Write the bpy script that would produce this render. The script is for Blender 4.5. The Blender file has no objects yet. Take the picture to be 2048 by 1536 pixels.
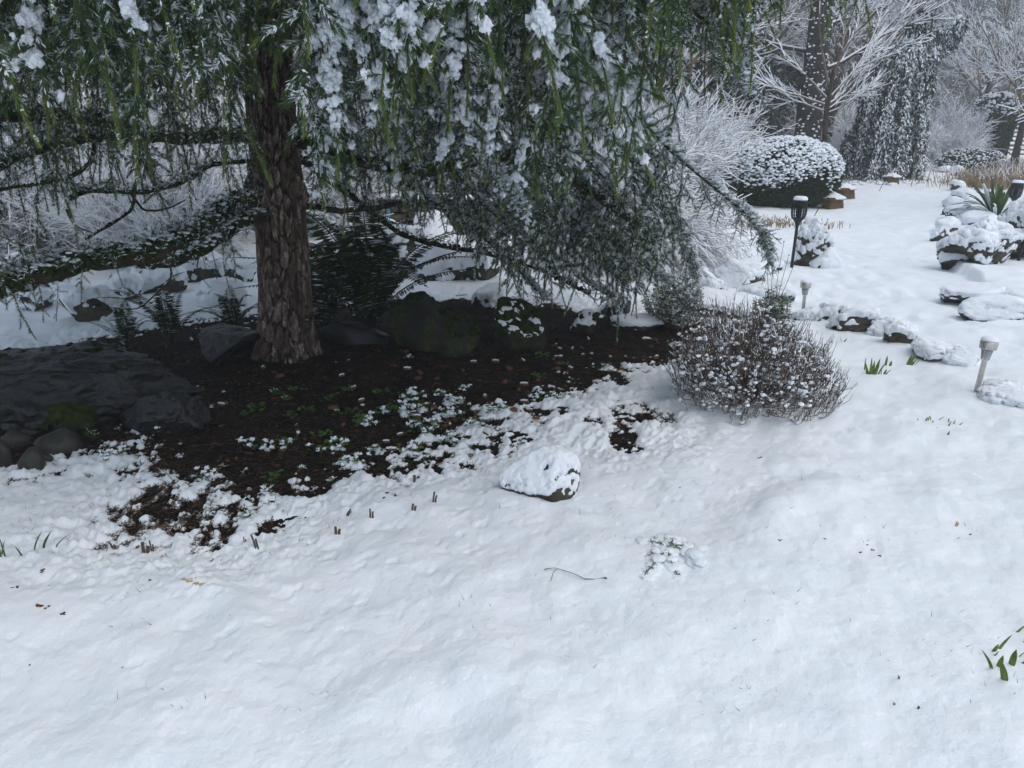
import bpy, bmesh, math, random
import numpy as np
from mathutils import Vector, Matrix, noise as mnoise
C = bpy.context.scene.collection
R = math.radians
rng = np.random.default_rng(7)
random.seed(7)

# ------------------------------------------------------------------ camera, world, sun, exposure
CAMZ, PITCH, F = 1.55, R(19.1), 1538.0
cam = bpy.data.objects.new('camera', bpy.data.cameras.new('camera'))
C.objects.link(cam)
cam.location = (0, 0, CAMZ)
cam.rotation_euler = (R(90) - PITCH, 0, 0)
cam.data.sensor_width = 36
cam.data.lens = F / 2048 * 36
cam.data.clip_end = 1500
cam.data.clip_start = 0.05
bpy.context.scene.camera = cam
W = bpy.data.worlds.new("World")
bpy.context.scene.world = W
W.use_nodes = True
nt = W.node_tree
nt.nodes.clear()
wo = nt.nodes.new('ShaderNodeOutputWorld')
bg = nt.nodes.new('ShaderNodeBackground')
sky = nt.nodes.new('ShaderNodeTexSky')
sky.sky_type = 'NISHITA'
sky.sun_disc = False
sky.sun_elevation = R(60)
sky.sun_rotation = R(120)
sky.dust_density = 3
hs = nt.nodes.new('ShaderNodeHueSaturation')
hs.inputs['Saturation'].default_value = 0.78
hs.inputs['Hue'].default_value = 0.487
nt.links.new(sky.outputs[0], hs.inputs['Color'])
nt.links.new(hs.outputs[0], bg.inputs['Color'])
nt.links.new(bg.outputs[0], wo.inputs['Surface'])
bg.inputs['Strength'].default_value = 0.15
sun = bpy.data.objects.new('sun', bpy.data.lights.new('sun', 'SUN'))
C.objects.link(sun)
sun.data.energy = 0.8
sun.data.angle = R(85)
sun.data.color = (1.0, 0.985, 0.96)
sun.rotation_euler = (R(14), R(24), 0)
VS = bpy.context.scene.view_settings
VS.view_transform = 'Standard'
VS.look = 'None'
VS.exposure = 0.12
VS.gamma = 1
bpy.context.scene.cycles.max_bounces = 6
bpy.context.scene.cycles.diffuse_bounces = 4
bpy.context.scene.cycles.volume_bounces = 3

# ------------------------------------------------------------------ pixel helpers (photo is 2048x1536)
cp, sp_ = math.cos(PITCH), math.sin(PITCH)
def ray(px, py):
    u, v = (px - 1024) / F, (768 - py) / F
    return u, cp + v * sp_, v * cp - sp_
def gp(px, py, z=0.0):
    a, b, c = ray(px, py)
    t = (z - CAMZ) / c
    return a * t, b * t
def at(px, py, d):
    a, b, c = ray(px, py)
    t = d / b
    return np.array([a * t, d, CAMZ + c * t])
def vdepth(x, y, z):
    return y * cp + (CAMZ - z) * sp_
def mz(x, y, z):         # metres per photo pixel of an upright thing standing at x, y, z
    return vdepth(x, y, z) / F / math.cos(math.atan2(CAMZ - z, y))
def mpp(d):
    return d / F            # metres per photo pixel at a forward distance

# ------------------------------------------------------------------ noise
def _h(ix, iy, iz, s):
    n = (ix.astype(np.int64) * 374761393 + iy.astype(np.int64) * 668265263 + iz.astype(np.int64) * 2147483647 + s * 974711)
    n = (n ^ (n >> 13)) * 1274126177
    n = (n ^ (n >> 16)) & 0xffffff
    return n / float(0xffffff) * 2 - 1
def vn2(x, y, s=0):
    ix, iy = np.floor(x), np.floor(y)
    fx, fy = x - ix, y - iy
    fx, fy = fx**3 * (fx * (fx * 6 - 15) + 10), fy**3 * (fy * (fy * 6 - 15) + 10)
    z = np.zeros_like(ix)
    a, b, c, d = _h(ix, iy, z, s), _h(ix + 1, iy, z, s), _h(ix, iy + 1, z, s), _h(ix + 1, iy + 1, z, s)
    return a + (b - a) * fx + (c - a) * fy + (a - b - c + d) * fx * fy
def fbm2(x, y, s=0, o=4):
    t, a, f = 0, 1, 1
    tot = 0
    for k in range(o):
        # rotate each octave so the lattice never shows
        ca, sa = math.cos(k * 1.1 + .5), math.sin(k * 1.1 + .5)
        t = t + a * vn2((x * ca - y * sa) * f + 13.7 * k, (x * sa + y * ca) * f - 7.3 * k, s + k)
        tot += a
        a *= .5
        f *= 2.03
    return t / tot
def vn3(p, s=0):
    i = np.floor(p)
    f = p - i
    f = f * f * (3 - 2 * f)
    r = 0
    for dx in (0, 1):
        wx = f[:, 0] if dx else 1 - f[:, 0]
        for dy in (0, 1):
            wy = f[:, 1] if dy else 1 - f[:, 1]
            for dz in (0, 1):
                wz = f[:, 2] if dz else 1 - f[:, 2]
                r = r + wx * wy * wz * _h(i[:, 0] + dx, i[:, 1] + dy, i[:, 2] + dz, s)
    return r
def fbm3(p, s=0, o=3):
    t, a, f, tot = 0, 1, 1, 0
    for k in range(o):
        t = t + a * vn3(p * f + 11.3 * k, s + k)
        tot += a
        a *= .5
        f *= 2.07
    return t / tot
def sstep(a, b, x):
    t = np.clip((x - a) / (b - a), 0, 1)
    return t * t * (3 - 2 * t)

# ------------------------------------------------------------------ mesh builder (numpy)
class MB:
    def __init__(s):
        s.v, s.f, s.m, s.t, s.n = [], [], [], [], 0
    def add(s, v, f, mat=0, tone=0.5):
        v = np.asarray(v, np.float32).reshape(-1, 3)
        f = np.asarray(f, np.int32).reshape(-1, 3)
        s.v.append(v)
        s.f.append(f + s.n)
        s.m.append(np.full(len(f), mat, np.int32))
        tt = np.asarray(tone, np.float32)
        s.t.append(np.full(len(v), float(tt), np.float32) if tt.ndim == 0 else tt.ravel())
        s.n += len(v)
    def mesh(s, name, mats, smooth=False):
        v, f, m, t = np.concatenate(s.v), np.concatenate(s.f), np.concatenate(s.m), np.concatenate(s.t)
        me = bpy.data.meshes.new(name)
        me.vertices.add(len(v))
        me.vertices.foreach_set('co', v.ravel())
        me.loops.add(len(f) * 3)
        me.loops.foreach_set('vertex_index', f.ravel())
        me.polygons.add(len(f))
        me.polygons.foreach_set('loop_start', np.arange(0, len(f) * 3, 3, dtype=np.int32))
        me.polygons.foreach_set('material_index', m)
        me.polygons.foreach_set('use_smooth', np.full(len(f), bool(smooth)))
        a = me.attributes.new('tone', 'FLOAT', 'POINT')
        a.data.foreach_set('value', t)
        for q in (mats if isinstance(mats, (list, tuple)) else [mats]):
            me.materials.append(q)
        me.update(calc_edges=True)
        return me
    def build(s, name, mats, parent=None, smooth=False, loc=None):
        o = bpy.data.objects.new(name, s.mesh(name, mats, smooth))
        C.objects.link(o)
        if parent:
            o.parent = parent
        if loc is not None:
            o.location = loc
        return o
def unit(v):
    return v / np.maximum(np.linalg.norm(v, axis=-1, keepdims=True), 1e-9)
def perp(d, r=None):
    a = (r or rng).normal(size=d.shape)
    a = np.cross(d, a)
    return unit(a)
def segs(mb, P0, P1, r0, r1, n=3, mat=0, tone=0.5):
    """independent open prisms between point pairs"""
    P0, P1 = np.asarray(P0, float).reshape(-1, 3), np.asarray(P1, float).reshape(-1, 3)
    N = len(P0)
    if N == 0:
        return
    d = unit(P1 - P0)
    up = np.where(np.abs(d[:, 2:3]) > .9, np.array([[1., 0, 0]]), np.array([[0, 0, 1.]]))
    a = unit(np.cross(d, up))
    b = np.cross(d, a)
    r0 = np.broadcast_to(np.asarray(r0, float), (N,))
    r1 = np.broadcast_to(np.asarray(r1, float), (N,))
    ang = np.arange(n) * 2 * math.pi / n
    ring = a[:, None] * np.cos(ang)[None, :, None] + b[:, None] * np.sin(ang)[None, :, None]
    V = np.concatenate([P0[:, None] + ring * r0[:, None, None], P1[:, None] + ring * r1[:, None, None]], 1)
    k = np.arange(n)
    k2 = (k + 1) % n
    f = np.concatenate([np.stack([k, k2, k + n], 1), np.stack([k2, k2 + n, k + n], 1)])
    Fa = f[None] + (np.arange(N) * 2 * n)[:, None, None]
    tt = np.asarray(tone, float)
    mb.add(V, Fa, mat, tone if tt.ndim == 0 else np.repeat(tt, 2 * n))
def poly(mb, pts, rad, n=8, mat=0, tone=0.5, wob=0.0, seed=0, cap=True):
    """swept tube through points"""
    pts = np.asarray(pts, float)
    rad = np.broadcast_to(np.asarray(rad, float), (len(pts),))
    d = unit(np.gradient(pts, axis=0))
    a = np.zeros_like(pts)
    ref = np.array([0, 0, 1.]) if abs(d[0][2]) < .9 else np.array([1., 0, 0])
    x = unit(np.cross(d[0], ref))
    for i in range(len(pts)):
        x = unit(x - d[i] * np.dot(x, d[i]))
        a[i] = x
    b = np.cross(d, a)
    ang = np.arange(n) * 2 * math.pi / n
    ring = a[:, None] * np.cos(ang)[None, :, None] + b[:, None] * np.sin(ang)[None, :, None]
    rr = np.repeat(rad[:, None], n, 1)
    V = pts[:, None] + ring * rr[..., None]
    if wob:
        nz = fbm3((V.reshape(-1, 3) / max(rad.max(), 1e-3)) * .9, seed, 3).reshape(rr.shape)
        V = pts[:, None] + ring * (rr * (1 + wob * nz))[..., None]
    M = len(pts)
    i, k = np.meshgrid(np.arange(M - 1), np.arange(n), indexing='ij')
    k2 = (k + 1) % n
    q = np.stack([i * n + k, i * n + k2, (i + 1) * n + k2, (i + 1) * n + k], -1).reshape(-1, 4)
    f = np.concatenate([q[:, [0, 1, 2]], q[:, [0, 2, 3]]])
    V = V.reshape(-1, 3)
    if cap:
        V = np.concatenate([V, pts[:1], pts[-1:]])
        kk = np.arange(n)
        f = np.concatenate([f, np.stack([(kk + 1) % n, kk, np.full(n, M * n)], 1),
                            np.stack([(M - 1) * n + kk, (M - 1) * n + (kk + 1) % n, np.full(n, M * n + 1)], 1)])
    mb.add(V, f, mat, tone)
def kites(mb, base, tip, w, mat=0, tone=0.5, side=None, quad=False):
    base, tip = np.asarray(base, float), np.asarray(tip, float)
    N = len(base)
    if N == 0:
        return
    d = unit(tip - base)
    s = side if side is not None else perp(d)
    w = np.broadcast_to(np.asarray(w, float), (N,))[:, None]
    tt = np.asarray(tone, float)
    if quad:     # a leaf: base, widest point, tip
        mid = base + (tip - base) * .45
        V = np.stack([base, mid - s * w / 2, tip, mid + s * w / 2], 1)
        f = np.array([[0, 1, 2], [0, 2, 3]])
        k = 4
    else:
        V = np.stack([base - s * w / 2, base + s * w / 2, tip], 1)
        f = np.array([[0, 1, 2]])
        k = 3
    mb.add(V, f[None] + (np.arange(N) * k)[:, None, None], mat, tone if tt.ndim == 0 else np.repeat(tt, k))
_ico = {}
def ico(sub):
    if sub not in _ico:
        bm = bmesh.new()
        bmesh.ops.create_icosphere(bm, subdivisions=sub, radius=1)
        v = np.array([x.co[:] for x in bm.verts])
        f = np.array([[q.index for q in p.verts] for p in bm.faces])
        bm.free()
        _ico[sub] = (v, f)
    return _ico[sub]
def blobs(mb, cen, rad, sub=1, mat=0, tone=.5, rough=.25, seed=0, freq=2.2):
    """lumpy snow clumps: cen (N,3), rad (N,3) or (N,)"""
    cen = np.asarray(cen, float).reshape(-1, 3)
    N = len(cen)
    if N == 0:
        return
    rad = np.asarray(rad, float)
    if rad.ndim == 1:
        rad = np.repeat(rad[:, None], 3, 1)
    v, f = ico(sub)
    ph = np.random.default_rng(seed).uniform(0, 90, (N, 1, 3))
    P = (v[None] * freq + ph).reshape(-1, 3)
    n = 1 + rough * fbm3(P, seed, 3).reshape(N, len(v), 1) * 1.6
    V = cen[:, None] + v[None] * n * rad[:, None]
    mb.add(V, f[None] + (np.arange(N) * len(v))[:, None, None], mat, tone)
def lathe(mb, prof, n=16, mat=0, tone=.5, cen=(0, 0, 0)):
    prof = np.asarray(prof, float)
    ang = np.arange(n) * 2 * math.pi / n
    V = np.stack([prof[:, 0:1] * np.cos(ang), prof[:, 0:1] * np.sin(ang), np.repeat(prof[:, 1:2], n, 1)], -1) + np.array(cen)
    M = len(prof)
    i, k = np.meshgrid(np.arange(M - 1), np.arange(n), indexing='ij')
    k2 = (k + 1) % n
    q = np.stack([i * n + k, i * n + k2, (i + 1) * n + k2, (i + 1) * n + k], -1).reshape(-1, 4)
    mb.add(V, np.concatenate([q[:, [0, 1, 2]], q[:, [0, 2, 3]]]), mat, tone)
def box(mb, c, h, mat=0, rot=0.0, taper=1.0):
    x, y, z = h
    v = np.array([[sx * x * (taper if sz > 0 else 1), sy * y * (taper if sz > 0 else 1), sz * z] for sz in (-1, 1) for sy in (-1, 1) for sx in (-1, 1)], float)
    ca, sa = math.cos(rot), math.sin(rot)
    v = np.stack([v[:, 0] * ca - v[:, 1] * sa, v[:, 0] * sa + v[:, 1] * ca, v[:, 2]], 1) + np.array(c)
    f = [[0, 2, 3], [0, 3, 1], [4, 5, 7], [4, 7, 6], [0, 1, 5], [0, 5, 4], [2, 6, 7], [2, 7, 3], [0, 4, 6], [0, 6, 2], [1, 3, 7], [1, 7, 5]]
    mb.add(v, f, mat)
def catmull(P, n=8):
    P = np.asarray(P, float)
    Q = np.vstack([2 * P[0] - P[1], P, 2 * P[-1] - P[-2]])
    out = []
    for i in range(1, len(Q) - 2):
        for t in np.linspace(0, 1, n, endpoint=False):
            out.append(.5 * (2 * Q[i] + (Q[i + 1] - Q[i - 1]) * t + (2 * Q[i - 1] - 5 * Q[i] + 4 * Q[i + 1] - Q[i + 2]) * t * t
                             + (3 * Q[i] - Q[i - 1] - 3 * Q[i + 1] + Q[i + 2]) * t**3))
    out.append(P[-1])
    return np.array(out)

# ------------------------------------------------------------------ tagging
def tag(o, label=None, cat=None, group=None, kind=None):
    if label: o['label'] = label
    if cat: o['category'] = cat
    if group: o['group'] = group
    if kind: o['kind'] = kind
    return o
def thing(name, label, cat, loc=(0, 0, 0), rz=0, group=None):
    o = bpy.data.objects.new(name, None)
    C.objects.link(o)
    o.location = loc
    o.rotation_euler = (0, 0, rz)
    return tag(o, label, cat, group)
def dup(root, loc=None, rz=None, scale=None, label=None, group=None):
    r = root.copy()
    C.objects.link(r)
    if loc is not None: r.location = loc
    if rz is not None: r.rotation_euler = (root.rotation_euler[0], root.rotation_euler[1], rz)
    if scale is not None: r.scale = scale if hasattr(scale, '__len__') else (scale,) * 3
    if label: r['label'] = label
    if group: r['group'] = group
    for ch in list(root.children):
        c = ch.copy()
        C.objects.link(c)
        c.parent = r
        for g in ch.children:
            d = g.copy()
            C.objects.link(d)
            d.parent = c
    return r

# ------------------------------------------------------------------ materials
def mat(name, c1, c2=None, scale=8.0, rough=.7, bump=0.0, bscale=None, attr=False, spec=.3, detail=5, coords='Object',
        c3=None, trans=0.0, metal=0.0, objrand=0.0, lo=.35, hi=.65):
    m = bpy.data.materials.new(name)
    m.use_nodes = True
    t = m.node_tree
    b = t.nodes['Principled BSDF']
    b.inputs['Roughness'].default_value = rough
    b.inputs['Specular IOR Level'].default_value = spec
    b.inputs['Metallic'].default_value = metal
    tc = t.nodes.new('ShaderNodeTexCoord')
    n = t.nodes.new('ShaderNodeTexNoise')
    n.inputs['Scale'].default_value = scale
    n.inputs['Detail'].default_value = detail
    t.links.new(tc.outputs[coords], n.inputs['Vector'])
    r = t.nodes.new('ShaderNodeValToRGB')
    r.color_ramp.elements[0].color = (*c1, 1)
    r.color_ramp.elements[1].color = (*(c2 or c1), 1)
    if attr:
        a = t.nodes.new('ShaderNodeAttribute')
        a.attribute_name = 'tone'
        if c3:
            r.color_ramp.elements[1].position = .6
            e = r.color_ramp.elements.new(1.0)
            e.color = (*c3, 1)
        ad = t.nodes.new('ShaderNodeMath')
        ad.operation = 'MULTIPLY_ADD'
        t.links.new(n.outputs['Fac'], ad.inputs[0])
        ad.inputs[1].default_value = .3
        t.links.new(a.outputs['Fac'], ad.inputs[2])
        sb = t.nodes.new('ShaderNodeMath')
        sb.operation = 'SUBTRACT'
        t.links.new(ad.outputs[0], sb.inputs[0])
        sb.inputs[1].default_value = .15
        t.links.new(sb.outputs[0], r.inputs['Fac'])
    else:
        r.color_ramp.elements[0].position = lo
        r.color_ramp.elements[1].position = hi
        if c3:
            e = r.color_ramp.elements.new(min(.98, hi + .12))
            e.color = (*c3, 1)
        t.links.new(n.outputs['Fac'], r.inputs['Fac'])
    col = r.outputs['Color']
    if objrand:
        oi = t.nodes.new('ShaderNodeObjectInfo')
        h = t.nodes.new('ShaderNodeHueSaturation')
        mr = t.nodes.new('ShaderNodeMapRange')
        mr.inputs['To Min'].default_value = 1 - objrand
        mr.inputs['To Max'].default_value = 1 + objrand
        t.links.new(oi.outputs['Random'], mr.inputs['Value'])
        t.links.new(mr.outputs[0], h.inputs['Value'])
        t.links.new(col, h.inputs['Color'])
        col = h.outputs['Color']
    t.links.new(col, b.inputs['Base Color'])
    if bump:
        nb = t.nodes.new('ShaderNodeTexNoise')
        nb.inputs['Scale'].default_value = bscale or scale * 4
        nb.inputs['Detail'].default_value = 6
        nb.inputs['Roughness'].default_value = .6
        t.links.new(tc.outputs[coords], nb.inputs['Vector'])
        bu = t.nodes.new('ShaderNodeBump')
        bu.inputs['Strength'].default_value = 1
        bu.inputs['Distance'].default_value = bump
        t.links.new(nb.outputs['Fac'], bu.inputs['Height'])
        t.links.new(bu.outputs[0], b.inputs['Normal'])
    if trans:
        tr = t.nodes.new('ShaderNodeBsdfTranslucent')
        mx = t.nodes.new('ShaderNodeMixShader')
        mx.inputs[0].default_value = trans
        t.links.new(col, tr.inputs['Color'])
        t.links.new(b.outputs[0], mx.inputs[1])
        t.links.new(tr.outputs[0], mx.inputs[2])
        t.links.new(mx.outputs[0], t.nodes['Material Output'].inputs['Surface'])
    return m
M = {}
M['snow'] = mat('snow', (.80, .85, .90), (.87, .91, .95), 14, .55, .004, 90, spec=.2)
M['snow_ground'] = mat('snow_ground', (.80, .865, .90), (.87, .915, .945), 5, .6, .003, 120, spec=.15)
def thin_snow(m):
    """where the snow lies only millimetres deep the litter under it shows through"""
    t = m.node_tree
    b = t.nodes['Principled BSDF']
    src = b.inputs['Base Color'].links[0].from_socket
    a = t.nodes.new('ShaderNodeAttribute')
    a.attribute_name = 'tone'
    tc = t.nodes.new('ShaderNodeTexCoord')
    n = t.nodes.new('ShaderNodeTexNoise')
    n.inputs['Scale'].default_value = 130
    n.inputs['Detail'].default_value = 5
    t.links.new(tc.outputs['Object'], n.inputs['Vector'])
    ma = t.nodes.new('ShaderNodeMath')
    ma.operation = 'MULTIPLY_ADD'
    t.links.new(n.outputs['Fac'], ma.inputs[0])
    ma.inputs[1].default_value = 1.1
    t.links.new(a.outputs['Fac'], ma.inputs[2])
    mr = t.nodes.new('ShaderNodeMapRange')
    mr.interpolation_type = 'SMOOTHSTEP'
    mr.inputs['From Min'].default_value = .50
    mr.inputs['From Max'].default_value = .92
    t.links.new(ma.outputs[0], mr.inputs['Value'])
    mx = t.nodes.new('ShaderNodeMix')
    mx.data_type = 'RGBA'
    mx.inputs[6].default_value = (.075, .05, .035, 1)
    t.links.new(mr.outputs[0], mx.inputs[0])
    t.links.new(src, mx.inputs[7])
    t.links.new(mx.outputs[2], b.inputs['Base Color'])
thin_snow(M['snow_ground'])
M['snow_far'] = mat('snow_far', (.80, .84, .88), (.86, .89, .92), 6, .7, spec=.1)
M['soil'] = mat('soil', (.0045, .003, .002), (.019, .011, .006), 9, .85, .03, 34, detail=9, spec=.10, c3=(.055, .028, .014))
M['needle'] = mat('needle', (.024, .055, .020), (.060, .130, .034), 3, .4, attr=True, c3=(.19, .26, .055), trans=.28, objrand=.3, spec=.35)
M['needle_snow'] = mat('needle_snow', (.72, .78, .82), (.85, .89, .93), 9, .7, spec=.1)
M['twig_bark'] = mat('twig_bark', (.05, .035, .02), (.13, .085, .045), 20, .8, objrand=.2)
M['bark'] = mat('bark', (.016, .008, .005), (.13, .092, .070), 30, .85, .006, 120, attr=True, c3=(.40, .36, .32), spec=.2)
M['limb_bark'] = mat('limb_bark', (.022, .018, .011), (.060, .046, .03), 12, .9, .008, 60, c3=(.045, .06, .018), spec=.15)
M['moss'] = mat('moss', (.010, .016, .004), (.040, .058, .011), 30, .95, .01, 160, spec=.1)
M['rock_dark'] = mat('rock_dark', (.003, .0035, .004), (.012, .0135, .016), 5, .42, .03, 14, detail=8, spec=.5)
M['rock_brown'] = mat('rock_brown', (.030, .026, .018), (.085, .075, .055), 9, .8, .012, 40, detail=8)
M['rock_moss'] = mat('rock_moss', (.014, .014, .013), (.028, .034, .010), 9, .85, .03, 26, detail=9, c3=(.045, .065, .012), lo=.4, hi=.6)
M['cobble'] = mat('cobble', (.018, .018, .015), (.045, .044, .036), 6, .5, .003, 60)
M['fern'] = mat('fern', (.010, .022, .008), (.035, .062, .018), 6, .5, attr=True, c3=(.06, .10, .03), trans=.2)
M['twig_brown'] = mat('twig_brown', (.05, .037, .028), (.15, .118, .092), 14, .85)
M['twig_grey'] = mat('twig_grey', (.10, .075, .05), (.20, .155, .10), 9, .85)
M['trunk_dark'] = mat('trunk_dark', (.018, .016, .014), (.055, .048, .040), 9, .9, .03, 20)
M['yew'] = mat('yew', (.012, .026, .008), (.035, .062, .016), 5, .6, attr=True, c3=(.05, .085, .02), trans=.1)
M['conifer'] = mat('conifer', (.010, .022, .014), (.028, .052, .026), 3, .7, attr=True, c3=(.045, .07, .03), objrand=.25)
M['leaf'] = mat('leaf', (.035, .085, .018), (.10, .20, .035), 18, .5, trans=.25, objrand=.25)
M['sage'] = mat('sage', (.06, .095, .045), (.13, .18, .09), 10, .6, trans=.15)
M['shoot'] = mat('shoot', (.07, .14, .02), (.20, .27, .05), 25, .4, trans=.2)
M['strap'] = mat('strap', (.035, .075, .025), (.09, .15, .05), 6, .4, trans=.1)
M['dry'] = mat('dry', (.22, .16, .09), (.38, .29, .18), 9, .85)
M['litter'] = mat('litter', (.05, .022, .010), (.17, .072, .03), 12, .8)
M['cone'] = mat('cone', (.10, .045, .025), (.22, .11, .065), 30, .8, .004, 120)
M['black'] = mat('black', (.012, .013, .015), (.022, .024, .027), 20, .4)
M['steel'] = mat('steel', (.42, .40, .37), (.55, .53, .49), 40, .32, metal=.85, spec=.5)
M['wicker'] = mat('wicker', (.16, .09, .04), (.30, .18, .08), 40, .7)
M['rail'] = mat('rail', (.15, .05, .032), (.25, .09, .06), 6, .8)
M['stonewall'] = mat('stonewall', (.06, .045, .035), (.17, .13, .10), 3, .9, .01, 20, objrand=.35)
M['teal'] = mat('teal', (.05, .22, .24), (.08, .30, .32), 10, .4)
M['basket'] = mat('basket', (.09, .055, .028), (.20, .13, .065), 30, .7)
M['straw'] = mat('straw', (.42, .30, .15), (.60, .46, .28), 20, .8)
g = bpy.data.materials.new('clear_plastic')
g.use_nodes = True
gb = g.node_tree.nodes['Principled BSDF']
gb.inputs['Base Color'].default_value = (.82, .86, .87, 1)
gb.inputs['Roughness'].default_value = .25
gb.inputs['Transmission Weight'].default_value = .7
gb.inputs['IOR'].default_value = 1.25
M['plastic'] = g

# ------------------------------------------------------------------ ground: soil sheet and snow sheet
def pip_sd(x, y, P):
    """signed distance, positive outside polygon"""
    P = np.asarray(P)
    d2 = np.full(x.shape, 1e9)
    ins = np.zeros(x.shape, bool)
    for i in range(len(P)):
        ax, ay = P[i]
        bx, by = P[(i + 1) % len(P)]
        ex, ey = bx - ax, by - ay
        t = np.clip(((x - ax) * ex + (y - ay) * ey) / (ex * ex + ey * ey + 1e-12), 0, 1)
        d2 = np.minimum(d2, (x - ax - t * ex)**2 + (y - ay - t * ey)**2)
        c = ((ay > y) != (by > y)) & (x < (bx - ax) * (y - ay) / (by - ay + 1e-12) + ax)
        ins ^= c
    d = np.sqrt(d2)
    return np.where(ins, -d, d)
def line_d(x, y, P):
    d2 = np.full(x.shape, 1e9)
    for i in range(len(P) - 1):
        ax, ay = P[i]
        bx, by = P[i + 1]
        ex, ey = bx - ax, by - ay
        t = np.clip(((x - ax) * ex + (y - ay) * ey) / (ex * ex + ey * ey + 1e-12), 0, 1)
        d2 = np.minimum(d2, (x - ax - t * ex)**2 + (y - ay - t * ey)**2)
    return np.sqrt(d2)
BARE = [gp(*p) for p in [(-350, 960), (-40, 945), (60, 935), (150, 905), (235, 885), (290, 925), (270, 1010), (240, 1085), (330, 1070), (430, 1085), (520, 1010),
                         (590, 985), (690, 945), (800, 930), (900, 905), (960, 880), (1010, 845), (1090, 800), (1150, 770),
                         (1230, 735), (1310, 722), (1370, 690), (1410, 655), (1400, 640), (1250, 630), (900, 600), (600, 612), (380, 650), (150, 690), (-100, 745), (-400, 800)]]
BARE2 = [gp(*p) for p in [(1190, 815), (1290, 800), (1330, 840), (1290, 885), (1215, 890), (1180, 855)]]
BARE3 = [gp(*p) for p in [(1055, 832), (1095, 825), (1105, 840), (1070, 850)]]
WPOS = [(820, 805, 1.3), (850, 820, 1), (810, 830, 1.2), (830, 850, 1.3), (870, 845, 1), (905, 805, 1), (905, 830, 1), (945, 860, 1.2), (680, 895, 1.0), (750, 903, .8), (850, 870, 1.1), (900, 880, 1.1),
        (820, 900, 1.1), (535, 905, .7), (570, 895, .8), (500, 900, .8), (1210, 735, .6), (985, 830, 1), (330, 850, .9), (300, 870, .9), (350, 830, .6), (420, 960, .9), (230, 925, 1), (480, 790, .5), (700, 925, 1),
        (400, 985, .9), (440, 1010, 1.1), (380, 1000, .8), (1180, 700, .7), (1000, 800, .6), (640, 900, .5), (420, 830, .5), (450, 800, .5), (1120, 740, .6), (960, 815, .7), (1260, 690, .8), (1300, 670, .8)]
RIDGES = [([gp(*p) for p in [(290, 1140), (380, 1175), (470, 1220), (510, 1280), (525, 1360)]], .07, .03),
          ([gp(*p) for p in [(700, 1440), (780, 1390), (900, 1372), (1010, 1400), (1060, 1470), (1060, 1560)]], .09, .022),
          ([gp(*p) for p in [(1530, 1060), (1640, 1000), (1760, 985), (1880, 1010), (1980, 1050)]], .12, .03),
          ([gp(*p) for p in [(1050, 1500), (1100, 1380), (1300, 1290), (1500, 1250)]], .10, .02)]
MOUNDS = [(*gp(1700, 1060), .34, .055), (*gp(940, 1350), .16, .045), (*gp(1330, 1120), .2, .045), (*gp(330, 1010), .2, .02), (*gp(100, 1150), .35, .04),
          (*gp(600, 1230), .4, .03), (*gp(1000, 1050), .35, .03), (*gp(1560, 800), .55, .05), (*gp(1850, 860), .3, .03), (*gp(920, 1210), .14, .03),
          (*gp(1190, 1430), .3, .03), (*gp(1500, 1350), .3, .035), (*gp(250, 1380), .3, .03)]
PRINTS = [gp(*p) for p in [(1710, 520), (1735, 519), (1755, 563), (1712, 572), (1780, 597), (1870, 612), (1895, 608), (1925, 630), (1985, 625), (1930, 650),
                           (1950, 645), (1815, 640), (1690, 585), (1720, 545), (1840, 529), (1665, 560), (1830, 600), (2000, 640), (1650, 596), (2040, 700)]]
LEDGE = [gp(*p) for p in [(1895, 548), (1930, 572), (1962, 600), (2030, 630), (2110, 662), (2500, 660), (2500, 500), (2100, 480), (1990, 500), (1890, 520)]]
def soil_z(x, y):
    x, y = np.asarray(x, float), np.asarray(y, float)
    z = .05 * fbm2(x * .6, y * .6, 3, 3) + .018 * fbm2(x * 3.1, y * 3.1, 5, 3)
    z = z + .10 * np.exp(-((x + 1.4)**2 + (y - 4.85)**2) / .5)                        # root swell round the trunk
    far = sstep(45, 330, np.hypot(x, y))
    z = z + far * 26 * sstep(0, 1, (y / (np.hypot(x, y) + 1e-6)))                       # the valley side rises far behind
    z = z + .11 * (1 - sstep(-.03, .04, pip_sd(x, y, LEDGE) + .05 * fbm2(x * 5, y * 5, 71, 2)))
    return z
def snow_t(x, y):
    sd = np.minimum(np.minimum(pip_sd(x, y, BARE), pip_sd(x, y, BARE2) + .11), pip_sd(x, y, BARE3))
    n1, n2, n3, n4 = fbm2(x * 2.3, y * 2.3, 11, 3), fbm2(x * 9, y * 9, 17, 3), fbm2(x * 27, y * 27, 23, 3), fbm2(x * 70, y * 70, 29, 2)
    edge = np.clip(sd * .11, -.034, .045)
    near = 1 - sstep(.10, .55, sd)
    wp = 0
    for qx, qy, qs in WPOS:
        wx, wy = gp(qx, qy)
        wp = np.maximum(wp, np.exp(-(((x - wx) / (.075 * qs))**2 + ((y - wy) / (.06 * qs))**2)))
    edge = edge + .033 * wp
    t = edge + near * (.012 * n1 + .030 * n2 + .026 * n3 + .012 * n4) + (1 - near) * (.010 * n1)
    return t, sd
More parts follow.
